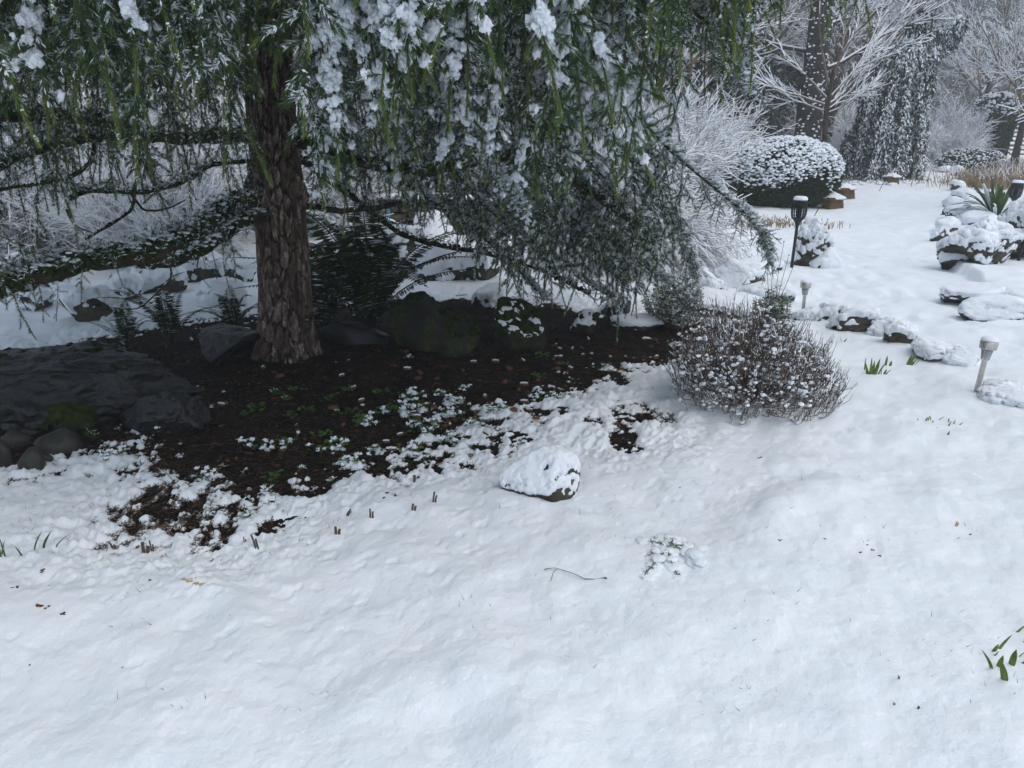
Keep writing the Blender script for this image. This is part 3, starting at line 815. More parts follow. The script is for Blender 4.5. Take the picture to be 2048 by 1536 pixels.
# -- hanging sprays: eleven shapes, shared by all copies
def spray_mesh(L, kind, seed):
    """hangs from the origin along -Z; kind 0 lush, 1 dusted, 2 heavy snow, 3 sparse silhouettes"""
    r = np.random.default_rng(seed)
    mb = MB()
    def path(p, d, ln, n, droop):
        P = [p]
        d = unit(np.asarray(d, float))
        st = ln / n
        for i in range(n):
            d = unit(d + np.array([r.normal(0, .05), r.normal(0, .05), -droop * st * 9]))
            P.append(P[-1] + d * st)
        return np.array(P)
    sway = np.array([r.normal(0, .12), r.normal(0, .12), -1])
    main = path(np.zeros(3), sway, L, 14, .12)
    paths = [(main, .0028, 1.0)]
    ns = {0: 13, 1: 13, 2: 12, 3: 7}[kind]
    ns = int(ns * (L / .7)) + 2
    for k in range(ns):
        i = int(r.uniform(.03, .82) * 14)
        a = r.uniform(0, 2 * math.pi)
        ln = r.uniform(.08, .26) * (1 - i / 20)
        d = np.array([math.cos(a), math.sin(a), r.uniform(-1.1, -.05)])
        sp = path(main[i], d, ln, 6, .35)
        paths.append((sp, .0014, .75))
        if r.random() < .4 and ln > .14:
            d2 = unit(sp[3] - sp[2] + r.normal(0, .5, 3))
            paths.append((path(sp[3], d2, ln * .5, 4, .4), .001, .7))
    for P, rad, q in paths:
        segs(mb, P[:-1], P[1:], rad, rad * .8, 4 if rad > .002 else 3, 2, .3)
        dd = np.linalg.norm(np.diff(P, axis=0), axis=1)
        cum = np.concatenate([[0], np.cumsum(dd)])
        tot = cum[-1]
        if kind == 3:      # rosettes on short shoots
            cs = np.arange(.02, tot, .021)
            npr = 14
            s = np.repeat(cs, npr)
        else:
            s = np.repeat(np.arange(.006, tot, .0034), 3)
            npr = 3
        s = s + r.normal(0, .001, len(s))
        s = np.clip(s, 0, tot)
        B = np.stack([np.interp(s, cum, P[:, k]) for k in range(3)], 1)
        T = unit(np.stack([np.interp(np.clip(s + .01, 0, tot), cum, P[:, k]) - np.interp(np.clip(s - .01, 0, tot), cum, P[:, k]) for k in range(3)], 1))
        pd = perp(T, r)
        ang = r.uniform(.35, .9, len(s)) if kind != 3 else r.uniform(.5, 1.35, len(s))
        tipf = (s / tot)
        ang = ang * (1 - .45 * tipf)
        ln = r.uniform(.028, .048, len(s)) * (1 - .3 * tipf**3) * (.75 if kind == 3 else 1)
        D = unit(T * np.cos(ang)[:, None] + pd * np.sin(ang)[:, None])
        E = B + D * ln[:, None] + np.array([0, 0, -.004])
        tone = np.clip(r.uniform(.1, .5, len(s)) + .7 * np.clip((tipf - .62) / .38, 0, 1) * (q if kind != 3 else .2), 0, 1)
        kites(mb, B, E, r.uniform(.0021, .0031, len(s)), 0, tone)
        # snow lying along the upper needles
        up = (D[:, 2] > -.82)
        pk = {0: .15, 1: .95, 2: .7, 3: .4}[kind]
        clu = np.sin(s * r.uniform(60, 90) + r.uniform(0, 6)) + .7 * np.sin(s * 151 + r.uniform(0, 6))
        m = up & (r.random(len(s)) < np.where(clu > .15, pk, .03)) & (tipf < .9)
        off = np.array([0, 0, .0016])
        kites(mb, B[m] + D[m] * ln[m, None] * .1 + off, B[m] + D[m] * ln[m, None] * .92 + off, r.uniform(.0034, .0062, m.sum()), 1, .5,
              side=unit(np.cross(D[m], np.array([0, 0, 1.]) + r.normal(0, .25, (m.sum(), 3)))), quad=True)
        if kind == 1:
            nb = int(tot * 80)
            i = r.choice(np.nonzero(clu > .3)[0], nb) if (clu > .3).any() else r.integers(0, len(s), nb)
            blobs(mb, B[i] + D[i] * ln[i, None] * r.uniform(.1, .6, (nb, 1)) + np.array([0, 0, .004]), r.uniform(.0012, .0042, nb)[:, None] * np.array([1.3, 1.3, .9]), 1, 1, .5, .8, seed)
    if kind == 2:
        for P, rad, q in paths:
            dd = np.linalg.norm(np.diff(P, axis=0), axis=1)
            cum = np.concatenate([[0], np.cumsum(dd)])
            tot = cum[-1]
            lim = tot * (r.uniform(.72, .9))
            s = 0.0
            cen, ra = [], []
            while s < lim:
                if r.random() < .10:
                    s += r.uniform(.03, .10)
                    continue
                b = r.uniform(.009, .022) * (1 if rad > .002 else .75)
                p = np.array([np.interp(s, cum, P[:, k]) for k in range(3)])
                cen.append(p + np.array([r.normal(0, .01), r.normal(0, .01), b * .5]))
                ra.append((b * r.uniform(.75, 1.05), b * r.uniform(.75, 1.05), b * r.uniform(.9, 1.4)))
                s += b * r.uniform(.4, .75)
            if cen:
                cen, ra = np.array(cen), np.array(ra)
                blobs(mb, cen, ra, 3 if rad > .002 else 2, 1, .5, .6, seed, 3.6)
                n2 = len(cen) * 9
                i = r.integers(0, len(cen), n2)
                dv = unit(r.normal(size=(n2, 3)) + np.array([0, 0, .3]))
                blobs(mb, cen[i] + dv * ra[i] * .95, r.uniform(.003, .008, n2), 1, 1, .5, .6, seed + 1, 3)
    return mb.mesh('spray', [M['needle'], M['needle_snow'] if kind != 2 else M['snow'], M['twig_bark']], smooth=(kind == 2))
SPR = {0: [spray_mesh(L, 0, 300 + i) for i, L in enumerate((.55, .75, .95))],
       1: [spray_mesh(L, 1, 310 + i) for i, L in enumerate((.5, .7, .9))],
       2: [spray_mesh(L, 2, 320 + i) for i, L in enumerate((.45, .65, .8, .7))],
       3: [spray_mesh(L, 3, 330 + i) for i, L in enumerate((.4, .6, .8))]}
SPL = {0: (.55, .75, .95), 1: (.5, .7, .9), 2: (.45, .65, .8, .7), 3: (.4, .6, .8)}
PL = []     # (x, y, z, kind, idx, scale, rz, tx, ty)
def addp(p, kind, idx, sc, tilt=.12):
    PL.append((p[0], p[1], p[2], kind, idx, sc, rng.uniform(0, 6.28), rng.normal(0, tilt), rng.normal(0, tilt)))
def tip_at(px, py, d, kind, sc=None, tilt=.12, idx=None):
    idx = rng.integers(0, len(SPL[kind])) if idx is None else idx
    sc = sc or rng.uniform(.8, 1.15)
    p = at(px, py, d)
    p = p + np.array([0, 0, SPL[kind][idx] * sc])
    addp(p, kind, idx, sc, tilt)
def region(n, x0, x1, d0, d1, env, lo, wts):
    for _ in range(n):
        x = rng.uniform(x0, x1)
        d = rng.uniform(d0, d1)
        e = np.interp(x, *env)
        k = int(rng.choice(4, p=wts(x)))
        tip_at(x, e - abs(rng.normal(0, lo)) + rng.normal(0, 18) + 16 * math.sin(x * .031), d, k)
envA = ((-150, 0, 200, 300, 450, 490, 600, 640, 700, 900, 1000, 1100, 1300, 1380, 1500, 1530), (330, 300, 280, 290, 250, 150, 150, 290, 300, 260, 270, 290, 240, 130, 110, 20))
wA = lambda x: [.16, .22, .62, 0] if 580 < x < 1180 else ([.30, .62, .08, 0] if x <= 580 else [.42, .55, .03, 0])
region(135, -150, 1490, 2.5, 3.5, envA, 120, wA)
envB = ((-150, 0, 250, 450, 490, 610, 650, 800, 1000, 1200, 1370, 1500), (300, 260, 240, 250, 110, 120, 390, 420, 400, 420, 290, 120))
wB = lambda x: [.15, .45, .40, 0] if 560 < x < 1180 else [.2, .60, .10, .10]
region(170, -150, 1480, 3.5, 4.6, envB, 110, wB)
envC = ((640, 750, 850, 950, 1050, 1200, 1400, 1440), (380, 420, 455, 550, 600, 622, 600, 560))
region(70, 700, 1270, 4.9, 6.2, envC, 80, lambda x: [.04, .74, .02, .20])
region(40, 980, 1290, 5.0, 6.2, ((980, 1050, 1200, 1400), (560, 610, 630, 610)), 40, lambda x: [0, .8, .0, .2])
region(26, 600, 1000, 5.0, 5.8, ((600, 1000), (440, 520)), 60, lambda x: [0, .3, 0, .7])
region(8, 1280, 1400, 5.0, 5.8, ((1320, 1400, 1490), (600, 540, 470)), 90, lambda x: [0, .8, .0, .2])
# dark thin sprays hanging in the gap left of the trunk
region(64, -40, 490, 3.4, 4.8, ((-40, 60, 150, 300, 490), (470, 480, 430, 400, 420)), 70, lambda x: [0, .15, 0, .85])
for px, py, d, k, s in [(45, 690, 3.4, 3, .7), (15, 660, 3.3, 1, .8), (90, 640, 3.5, 3, .6), (130, 640, 3.6, 3, .45), (180, 620, 3.6, 3, .5), (230, 600, 3.7, 3, .45), (340, 560, 4, 3, .4),
                        (430, 560, 4.3, 3, .5), (455, 590, 4.4, 3, .55), (400, 540, 4.2, 3, .4), (470, 560, 4.4, 1, .5), (-40, 700, 3.2, 1, .9), (60, 600, 3.4, 1, .6), (20, 620, 3.3, 1, .7),
                        (260, 340, 3.0, 0, .9), (310, 230, 2.7, 0, .9), (370, 375, 2.9, 1, .9), (455, 380, 2.8, 0, .9), (540, 365, 2.9, 0, .8), (105, 280, 2.9, 0, .8), (640, 440, 3.2, 1, .9),
                        (690, 480, 3.6, 0, .8), (820, 350, 3.0, 0, .8), (1130, 300, 3.0, 0, 1.0), (1120, 430, 3.4, 0, .8), (1280, 330, 3.2, 0, .8), (1100, 250, 2.8, 2, .9),
                        (1050, 425, 3.6, 2, .7), (1000, 370, 3.4, 2, .7), (700, 350, 2.9, 2, .9), (735, 300, 2.8, 2, 1.0), (900, 200, 2.6, 2, .9), (800, 240, 2.7, 2, .9), (670, 280, 2.8, 2, .8), (860, 150, 2.5, 2, 1.0),
                        (1500, 130, 3.2, 0, .7), (1480, 90, 3.1, 1, .7), (1440, 150, 3.3, 1, .8), (1720, 62, 3.3, 1, .4), (1675, 55, 3.2, 0, .35), (1690, 75, 3.4, 3, .4)]:
    tip_at(px, py, d, k, s, .07)
for pts, a, b in ARCS:
    P = catmull(pts, 14)
    mb = MB()
    poly(mb, P, np.linspace(a, b, len(P)), 6, wob=.2)
    mb.build('limb', M['limb_bark'], tree, smooth=True)
    heavy = pts[0][1] < 4.5 and pts[-1][0] > 0 and pts is ARCS[-1][0]
    for i in range(4, len(P), 3):
        s = rng.uniform(.34, .6) * (1.15 - .5 * i / len(P))
        k = 2 if heavy and rng.random() < .6 else 1
        addp(P[i] + rng.normal(0, .015, 3), k, 0, s, .45)
PLa = np.array(PL)
d2c = np.linalg.norm(PLa[:, :3] - np.array([0, 0, 1.5]), axis=1)
order = np.argsort(d2c)
names = {0: 'green_spray', 1: 'dusted_spray', 2: 'snow_laden_spray', 3: 'sparse_spray'}
for j in order[:300]:
    x, y, z, k, i, s, rz, tx, ty = PL[j]
    o = bpy.data.objects.new(names[k], SPR[k][i])
    C.objects.link(o)
    o.parent = tree
    o.location = (x, y, z)
    o.scale = (s, s, s)
    o.rotation_euler = (tx, ty, rz)
rest = [PL[j] for j in order[300:]]
# the dense roof of the crown above the picture: it keeps the bed dark
for P in UPL:
    for i in range(2, len(P)):
        for q in range(6):
            k = int(rng.choice([1, 2], p=[.75, .25]))
            p = P[i] + rng.normal(0, .16, 3)
            if p[1] < 2.35 and abs(p[0]) < 1.9: continue
            hang = rng.uniform(.9, 1.4)
            if p[2] - hang * .9 < 2.15 + max(0, 3.2 - p[1]) * .0: p[2] = max(p[2], 2.2 + hang * .72)
            rest.append((*p, k, int(rng.integers(0, 3)), hang, rng.uniform(0, 6.28), rng.normal(0, .35), rng.normal(0, .35)))
for _ in range(1500):
    a, r_ = rng.uniform(0, 6.28), 3.2 * math.sqrt(rng.random())
    p = np.array([TX + math.cos(a) * r_, TY + math.sin(a) * r_, 0])
    if p[1] < 2.45 and abs(p[0]) < 2.0: continue
    p[2] = 2.9 + (3.3 - r_) * rng.uniform(.0, .75)
    rest.append((*p, int(rng.choice([1, 2], p=[.7, .3])), int(rng.integers(0, 3)), rng.uniform(.9, 1.3), rng.uniform(0, 6.28), rng.normal(0, .5), rng.normal(0, .5)))
rest = np.array(rest)
def scatter_obj(name, pts, variants, parent, matls):
    """points carrying kind, scale and rotation; geometry nodes put a shared mesh on each"""
    me = bpy.data.meshes.new(name)
    me.vertices.add(len(pts))
    me.vertices.foreach_set('co', pts[:, :3].astype(np.float32).ravel())
    def att(n, t, d):
        a = me.attributes.new(n, t, 'POINT')
        a.data.foreach_set('vector' if t == 'FLOAT_VECTOR' else 'value', d)
    key = (pts[:, 3] * 4 + pts[:, 4]).astype(np.int32)
    att('key', 'INT', key)
    att('scl', 'FLOAT', pts[:, 5].astype(np.float32))
    att('rot', 'FLOAT_VECTOR', np.stack([pts[:, 7], pts[:, 8], pts[:, 6]], 1).astype(np.float32).ravel())
    for q in matls: me.materials.append(q)
    o = bpy.data.objects.new(name, me)
    C.objects.link(o)
    if parent: o.parent = parent
    ng = bpy.data.node_groups.new(name, 'GeometryNodeTree')
    ng.interface.new_socket('Geometry', in_out='INPUT', socket_type='NodeSocketGeometry')
    ng.interface.new_socket('Geometry', in_out='OUTPUT', socket_type='NodeSocketGeometry')
    gi, go = ng.nodes.new('NodeGroupInput'), ng.nodes.new('NodeGroupOutput')
    jn = ng.nodes.new('GeometryNodeJoinGeometry')
    def named(n, t):
        a = ng.nodes.new('GeometryNodeInputNamedAttribute')
        a.data_type = t
        a.inputs['Name'].default_value = n
        return a
    ak, asc, ar = named('key', 'INT'), named('scl', 'FLOAT'), named('rot', 'FLOAT_VECTOR')
    rt = ng.nodes.new('FunctionNodeEulerToRotation')
    ng.links.new(ar.outputs[0], rt.inputs[0])
    for kk, ob in variants.items():
        if not (key == kk).any(): continue
        cmp_ = ng.nodes.new('FunctionNodeCompare')
        cmp_.data_type = 'INT'
        cmp_.operation = 'EQUAL'
        ng.links.new(ak.outputs[0], cmp_.inputs[2])
        cmp_.inputs[3].default_value = kk
        oi = ng.nodes.new('GeometryNodeObjectInfo')
        oi.inputs[0].default_value = ob
        oi.inputs[1].default_value = True
        ip = ng.nodes.new('GeometryNodeInstanceOnPoints')
        ng.links.new(gi.outputs[0], ip.inputs['Points'])
        ng.links.new(cmp_.outputs[0], ip.inputs['Selection'])
        ng.links.new(oi.outputs['Geometry'], ip.inputs['Instance'])
        ng.links.new(rt.outputs[0], ip.inputs['Rotation'])
        ng.links.new(asc.outputs[0], ip.inputs['Scale'])
        ng.links.new(ip.outputs[0], jn.inputs[0])
    ng.links.new(jn.outputs[0], go.inputs[0])
    md = o.modifiers.new('scatter', 'NODES')
    md.node_group = ng
    o['kind'] = 'stuff'
    return o
varobj = {}
for k in SPR:
    for i, me in enumerate(SPR[k]):
        varobj[k * 4 + i] = next((o for o in tree.children if o.data == me), None) or bpy.data.objects.new('spray', me)
scatter_obj('foliage', rest, varobj, tree, [M['needle']])
# needles and snow lying along the visible limbs
mb = MB()
for (pts, a, b), dens in zip(LIMBS[:8] + ARCS, (.8, .8, 1.25, 1.22, .6, .5, .5, .5) + (1.15,) * len(ARCS)):
    P = catmull(pts, 20)
    n = int(len(P) * 4.0 * dens)
    i = rng.integers(8, len(P), n)
    off = rng.normal(0, 1, (n, 3)) * np.array([.03, .05, .025]) + np.array([0, 0, .035])
    Cn = P[i] + off * (1.25 if dens > 1.2 else .55 if dens == 1.15 else .8)
    B = np.repeat(Cn, 16, 0)
    D = unit(rng.normal(size=(len(B), 3)) + np.array([0, 0, .45]))
    ln = rng.uniform(.018, .038, len(B))
    kites(mb, B, B + D * ln[:, None], .0026, 0, rng.uniform(0, .45, len(B)))
    m = (rng.random(len(B)) < (.8 if dens == 1.15 else .20)) & (D[:, 2] > 0)
    kites(mb, B[m] + D[m] * .003 + [0, 0, .002], B[m] + (D * ln[:, None])[m] + [0, 0, .001], .0042, 1, .5, quad=True)
    if dens >= 1.15:
        nb = n // 2 if dens > 1.2 else n
        i = i[:nb]
        blobs(mb, P[i] + rng.normal(0, 1, (nb, 3)) * np.array([.03, .04, .012]) * (1 if dens > 1.2 else .5) + [0, 0, a + .015], rng.uniform(.005, .015, (nb, 1)) * [1.4, 1.2, .6], 1, 1, .5, .4, 5)
o = mb.build('limb_foliage', [M['needle'], M['needle_snow']], tree)
o['kind'] = 'stuff'
mb = MB()
for (pts, a, b) in LIMBS[:6] + LIMBS[7:10]:
    P = catmull(pts, 30)
    n = len(P) * 2
    i = rng.integers(20, len(P), n)
    blobs(mb, P[i] + rng.normal(0, a * .35, (n, 3)) + [0, 0, a * .55], rng.uniform(.3, .75, (n, 1)) * a * [1, 1, .7], 1, 0, .5, .5, 8)
mb.build('limb_moss', M['moss'], tree)['kind'] = 'stuff'

# ------------------------------------------------------------------ ferns
def frond_mesh(L, seed, spread=1.0):
    r = np.random.default_rng(seed)
    n = 60
    s = np.linspace(0, 1, n)
    P = np.stack([L * (.25 * s + .55 * s**2.2) * spread, np.zeros(n), L * (1.0 * s - .45 * s**3) * (1.15 - .3 * spread)], 1)
    mb = MB()
    segs(mb, P[:-1], P[1:], .004 * (1 - .7 * s[:-1]), .004 * (1 - .7 * s[1:]), 4, 0, .1)
    T = unit(np.gradient(P, axis=0))
    ln = .085 * L * np.sin(np.clip((s - .12) / .88, 0, 1)**.55 * math.pi)**.8 * 1.6
    for sg in (-1, 1):
        k = s > .14
        B = P[k]
        D = unit(np.array([0, sg, 0])[None] + T[k] * r.uniform(.15, .4, (k.sum(), 1)) + np.array([0, 0, -.22]) + r.normal(0, .05, (k.sum(), 3)))
        E = B + D * ln[k][:, None]
        kites(mb, B, E, .014 * L / .8 + 0 * ln[k], 0, r.uniform(.2, .75, k.sum()), side=T[k], quad=True)
        m = r.random(k.sum()) < .22
        kites(mb, B[m] + [0, 0, .003], (B + (E - B) * .85)[m] + [0, 0, .003], .007, 1, .5, side=T[k][m], quad=True)
    return mb.mesh('frond', [M['fern'], M['needle_snow']])
FR = [frond_mesh(.8, 1, .6), frond_mesh(.7, 2, 1.0), frond_mesh(.62, 3, .35), frond_mesh(.55, 4, 1.25)]
def fern(label, px, py, n, sc, seed, group=None, dy=0):
    r = np.random.default_rng(seed)
    x, y, z = put(px, py)
    t = thing('sword_fern', label, 'fern', (x, y + dy, z), r.uniform(0, 6), group)
    for k in range(n):
        o = bpy.data.objects.new('frond', FR[r.integers(0, 4)])
        C.objects.link(o)
        o.parent = t
        s = sc * r.uniform(.75, 1.15)
        o.scale = (s, s, s)
        o.rotation_euler = (r.normal(0, .12), r.uniform(-.5, .15), k * 6.283 / n * 1.0 + r.normal(0, .25))
fern('large dark sword fern fanning out behind the boulders right of the trunk', 745, 665, 30, 1.75, 1)
fern('second dark sword fern tucked against the right side of the trunk', 650, 665, 18, 1.4, 2)
fern('arching fern with two tall fronds rising behind the slab boulder', 345, 690, 9, .85, 3)
fern('low fern with dusted fronds at the left side of the trunk', 470, 665, 10, .75, 4)
fern('short fern behind the slab boulder left of the arching one', 255, 700, 9, .6, 5)

# ------------------------------------------------------------------ twiggy bush, sub-shrubs
x, y, z = put(1520, 812)
bush = thing('twiggy_bush', 'rounded leafless twiggy bush with brown stems and crumbs of snow in front of the border', 'bush', (x, y + .15, z - .02))
def twiggy():
    r = np.random.default_rng(5)
    A0, A1, rad = [], [], []
    nodes = []
    for k in range(560):
        a = r.uniform(0, 6.283)
        q = r.random()**.5
        out = q * .50
        H = .45 * math.sqrt(max(0.03, 1 - q**2.3)) * r.uniform(.85, 1.14) * (1 - .26 * q * math.cos(a)) + .02
        base = np.array([math.cos(a) * out * .30, math.sin(a) * out * .30, 0])
        tip = np.array([math.cos(a) * out * r.uniform(.9, 1.05), math.sin(a) * out * .92, H])
        mid = (base + tip) / 2 + np.array([math.cos(a), math.sin(a), -.4]) * out * .18 + r.normal(0, .012, 3)
        P = catmull([base, mid, tip], 4) + r.normal(0, .0035, (9, 3))
        A0.append(P[:-1]); A1.append(P[1:]); rad.append(np.linspace(.0030, .0015, 8))
        for j in range(3, 9):
            nodes.append(P[j])
            for _ in range(r.integers(1, 3)):
                d = unit(np.array([math.cos(a) * .35 * q, math.sin(a) * .35 * q, 1.0]) + r.normal(0, .30, 3))
                L = r.uniform(.03, .10)
                e = P[j] + d * L * .5 + r.normal(0, .004, 3)
                e2 = e + unit(d + np.array([0, 0, .5])) * L * .5
                A0.append([P[j], e]); A1.append([e, e2]); rad.append([.0015, .0012])
                nodes.append(e)
    A0, A1, rad = np.concatenate(A0), np.concatenate(A1), np.concatenate(rad)
    mb = MB()
    segs(mb, A0, A1, rad, rad * .85, 3)
    mb.build('stems', M['twig_brown'], bush)['kind'] = 'stuff'
    nodes = np.array(nodes)
    nodes = nodes[fbm3(nodes * 14, 3, 2) + r.normal(0, .25, len(nodes)) > .0]
    m = nodes[r.permutation(len(nodes))[:2300]]
    mb = MB()
    blobs(mb, m + [0, 0, .003], (.003 + .010 * r.random((len(m), 1))**2.2) * np.array([1.2, 1.1, .85]), 1, 0, .5, .5, 3)
    d = A1 - A0
    flat = (np.abs(unit(d)[:, 2]) < .75) & (r.random(len(d)) < .6)
    segs(mb, A0[flat] + [0, 0, .0025], A1[flat] + [0, 0, .0025], .0028, .0022, 3)
    mb.build('snow_crumbs', M['snow'], bush)['kind'] = 'stuff'
twiggy()
def leafy(name, label, px, py, H, Wd, n, seed, leafm='sage', base_lift=.4, leafL=.022, snowy=.5, cat='shrub'):
    r = np.random.default_rng(seed)
    x, y, z = put(px, py)
    t = thing(name, label, cat, (x, y, z - .01))
    mb, lf = MB(), MB()
    for k in range(n):
        a = r.uniform(0, 6.283)
        q = math.sqrt(r.random())
        tip = np.array([math.cos(a) * q * Wd / 2, math.sin(a) * q * Wd / 2, H * math.sqrt(1 - .75 * q * q) * r.uniform(.75, 1.1)])
        base = tip * [.12, .12, 0]
        P = catmull([base, (base + tip) / 2 + [tip[0] * .12, tip[1] * .12, -.02], tip], 5)
        poly(mb, P, np.linspace(.0035, .0015, len(P)), 4)
        m = 34
        s = r.uniform(base_lift, 1.0, m)
        i = s * (len(P) - 1)
        B = np.stack([np.interp(i, np.arange(len(P)), P[:, c]) for c in range(3)], 1)
        D = unit(r.normal(size=(m, 3)) * [1, 1, .5] + [0, 0, .55])
        L = leafL * r.uniform(.7, 1.3, m)
        kites(lf, B, B + D * L[:, None], leafL * .24, 0, r.uniform(0, 1, m), quad=True)
        k2 = r.random(m) < snowy
        kites(lf, B[k2] + [0, 0, .002], B[k2] + (D * L[:, None])[k2] * .95 + [0, 0, .002], leafL * .3, 1, .5, quad=True)
        if r.random() < snowy:
            blobs(lf, B[:4] + [0, 0, .003], r.uniform(.004, .010, 4), 1, 1, .5, .4, k)
    mb.build('stems', M['twig_grey'], t)['kind'] = 'stuff'
    lf.build('foliage', [M[leafm], M['needle_snow']], t)['kind'] = 'stuff'
    return t
leafy('green_shrub', 'narrow leaved grey green shrub on bare tan stems left of the twiggy bush', 1345, 655, .42, .52, 120, 3, leafL=.034, base_lift=.35)
leafy('leafy_plant', 'bright green leafy plant rising behind the top of the twiggy bush', 1535, 690, .42, .30, 80, 4, 'strap', leafL=.035, base_lift=.3, snowy=.4, cat='plant')
# dead flower stalks above the leafy plant
x, y, z = put(1545, 690)
t = thing('dead_stalks', 'thin dead wiry flower stalks standing up behind the twiggy bush', 'plant', (x, y + .03, z))
for tx, ty in [(1568, 483), (1602, 492), (1535, 505), (1545, 540), (1578, 510)]:
    mb = MB()
    e = at(tx, ty, y + .1) - np.array([x, y + .03, z])
    P = catmull([np.array([rng.normal(0, .02), 0, .2]), e * .55 + [-.012, 0, .05], e], 8)
    poly(mb, P, np.linspace(.0022, .0013, len(P)), 4)
    blobs(mb, P[-1:], np.array([.005]), 1)
    mb.build('stalk', M['twig_brown'], t)

# ------------------------------------------------------------------ lamps
def steel_lamp(label, px, py, h, lean, seed):
    x, y, z = put(px, py)
    t = thing('stake_light', label, 'garden light', (x, y, z - .01))
    t.rotation_euler = (0, lean, seed * .7)
    k = h / .345
    t.scale = (k, k, k)
    mb = MB(); lathe(mb, [(0, -.08), (.0150, -.08), (.0150, .200), (.0155, .202), (.0, .203)], 24); mb.build('pole', M['steel'], t, smooth=True)
    mb = MB(); lathe(mb, [(.0, .200), (.0215, .200), (.0235, .205), (.031, .262), (.029, .262), (.021, .206), (0, .205)], 24); mb.build('lens', M['plastic'], t, smooth=True)
    mb = MB(); lathe(mb, [(0, .206), (.006, .208), (.008, .225), (.005, .24), (0, .242)], 12); mb.build('bulb', M['plastic'], t, smooth=True)
    mb = MB(); lathe(mb, [(0, .262), (.041, .262), (.0455, .266), (.0475, .302), (.044, .308), (0, .308)], 28); mb.build('cap', M['steel'], t, smooth=False)
    v, f = ico(4)
    v = v.copy()
    v = v * (1 + .05 * fbm3(v * 3 + seed, seed, 3))[:, None] * [.048, .047, .026]
    v[:, 2] = np.where(v[:, 2] < 0, v[:, 2] * .25, np.minimum(v[:, 2], .021 + .1 * v[:, 2])) + .312
    mb = MB(); mb.add(v, f); mb.build('snow_cap', M['snow'], t, smooth=True)
steel_lamp('taller brushed steel stake light with a snow cap standing in open snow at the right', 1953, 783, .345, R(8), 1)
steel_lamp('shorter brushed steel stake light behind the twiggy bush', 1605, 632, .315, R(6), 2)
def torch(label, px, py, htot, lean, seed, d=None):
    if d is None:
        x, y, z = put(px, py)
    else:
        x, y, z = d
    t = thing('torch_light', label, 'torch light', (x, y, z - .01))
    t.rotation_euler = (0, lean, 0)
    k = htot / .70
    t.scale = (k, k, k)
    mb = MB(); lathe(mb, [(0, -.1), (.015, -.1), (.015, .42), (.018, .425), (.018, .44), (.0, .44)], 16); mb.build('pole', M['black'], t, smooth=True)
    mb = MB(); lathe(mb, [(.018, .43), (.024, .45), (.040, .475), (.058, .495), (.060, .505), (.052, .505), (.03, .475), (0, .47)], 24); mb.build('cup', M['black'], t, smooth=True)
    # lattice cage: bars of a lathed bowl with rows of openings
    zz = np.linspace(.50, .66, 12)
    rad = np.interp(zz, [.50, .54, .60, .66], [.060, .071, .074, .064])
    mb = MB()
    nb = 20
    for i in range(nb):
        a = i * 2 * math.pi / nb
        P = np.stack([rad * math.cos(a), rad * math.sin(a), zz], 1)
        segs(mb, P[:-1], P[1:], .0036, .0036, 4)
    for j in range(0, 12):
        a = np.linspace(0, 2 * math.pi, 31)
        P = np.stack([rad[j] * np.cos(a), rad[j] * np.sin(a), np.full(31, zz[j])], 1)
        segs(mb, P[:-1], P[1:], .0030, .0030, 4)
    mb.build('lattice_cage', M['black'], t)
    mb = MB(); lathe(mb, [(0, .49), (.018, .495), (.026, .53), (.022, .58), (.010, .62), (0, .635)], 16); mb.build('bulb', M['black'], t, smooth=True)
    mb = MB(); lathe(mb, [(0, .66), (.066, .66), (.068, .668), (.064, .676), (0, .676)], 24); mb.build('cap', M['black'], t, smooth=True)
    v, f = ico(4)
    v = v * (1 + .05 * fbm3(v * 3 + seed, seed, 3))[:, None] * [.068, .066, .045]
    v[:, 2] = np.where(v[:, 2] < 0, v[:, 2] * .3, np.minimum(v[:, 2], .03)) + .680
    mb = MB(); mb.add(v, f); mb.build('snow_cap', M['snow'], t, smooth=True)
torch('black lattice headed torch light beside the cone shaped rock left of the path', 1583, 535, .72, R(.8), 1)
torch('black torch light standing among the strap leaves right of the path', 2012, 470, .72, R(1), 2)
torch('black torch light cut off by the right edge of the photo', 2036, 522, .70, R(5), 3)
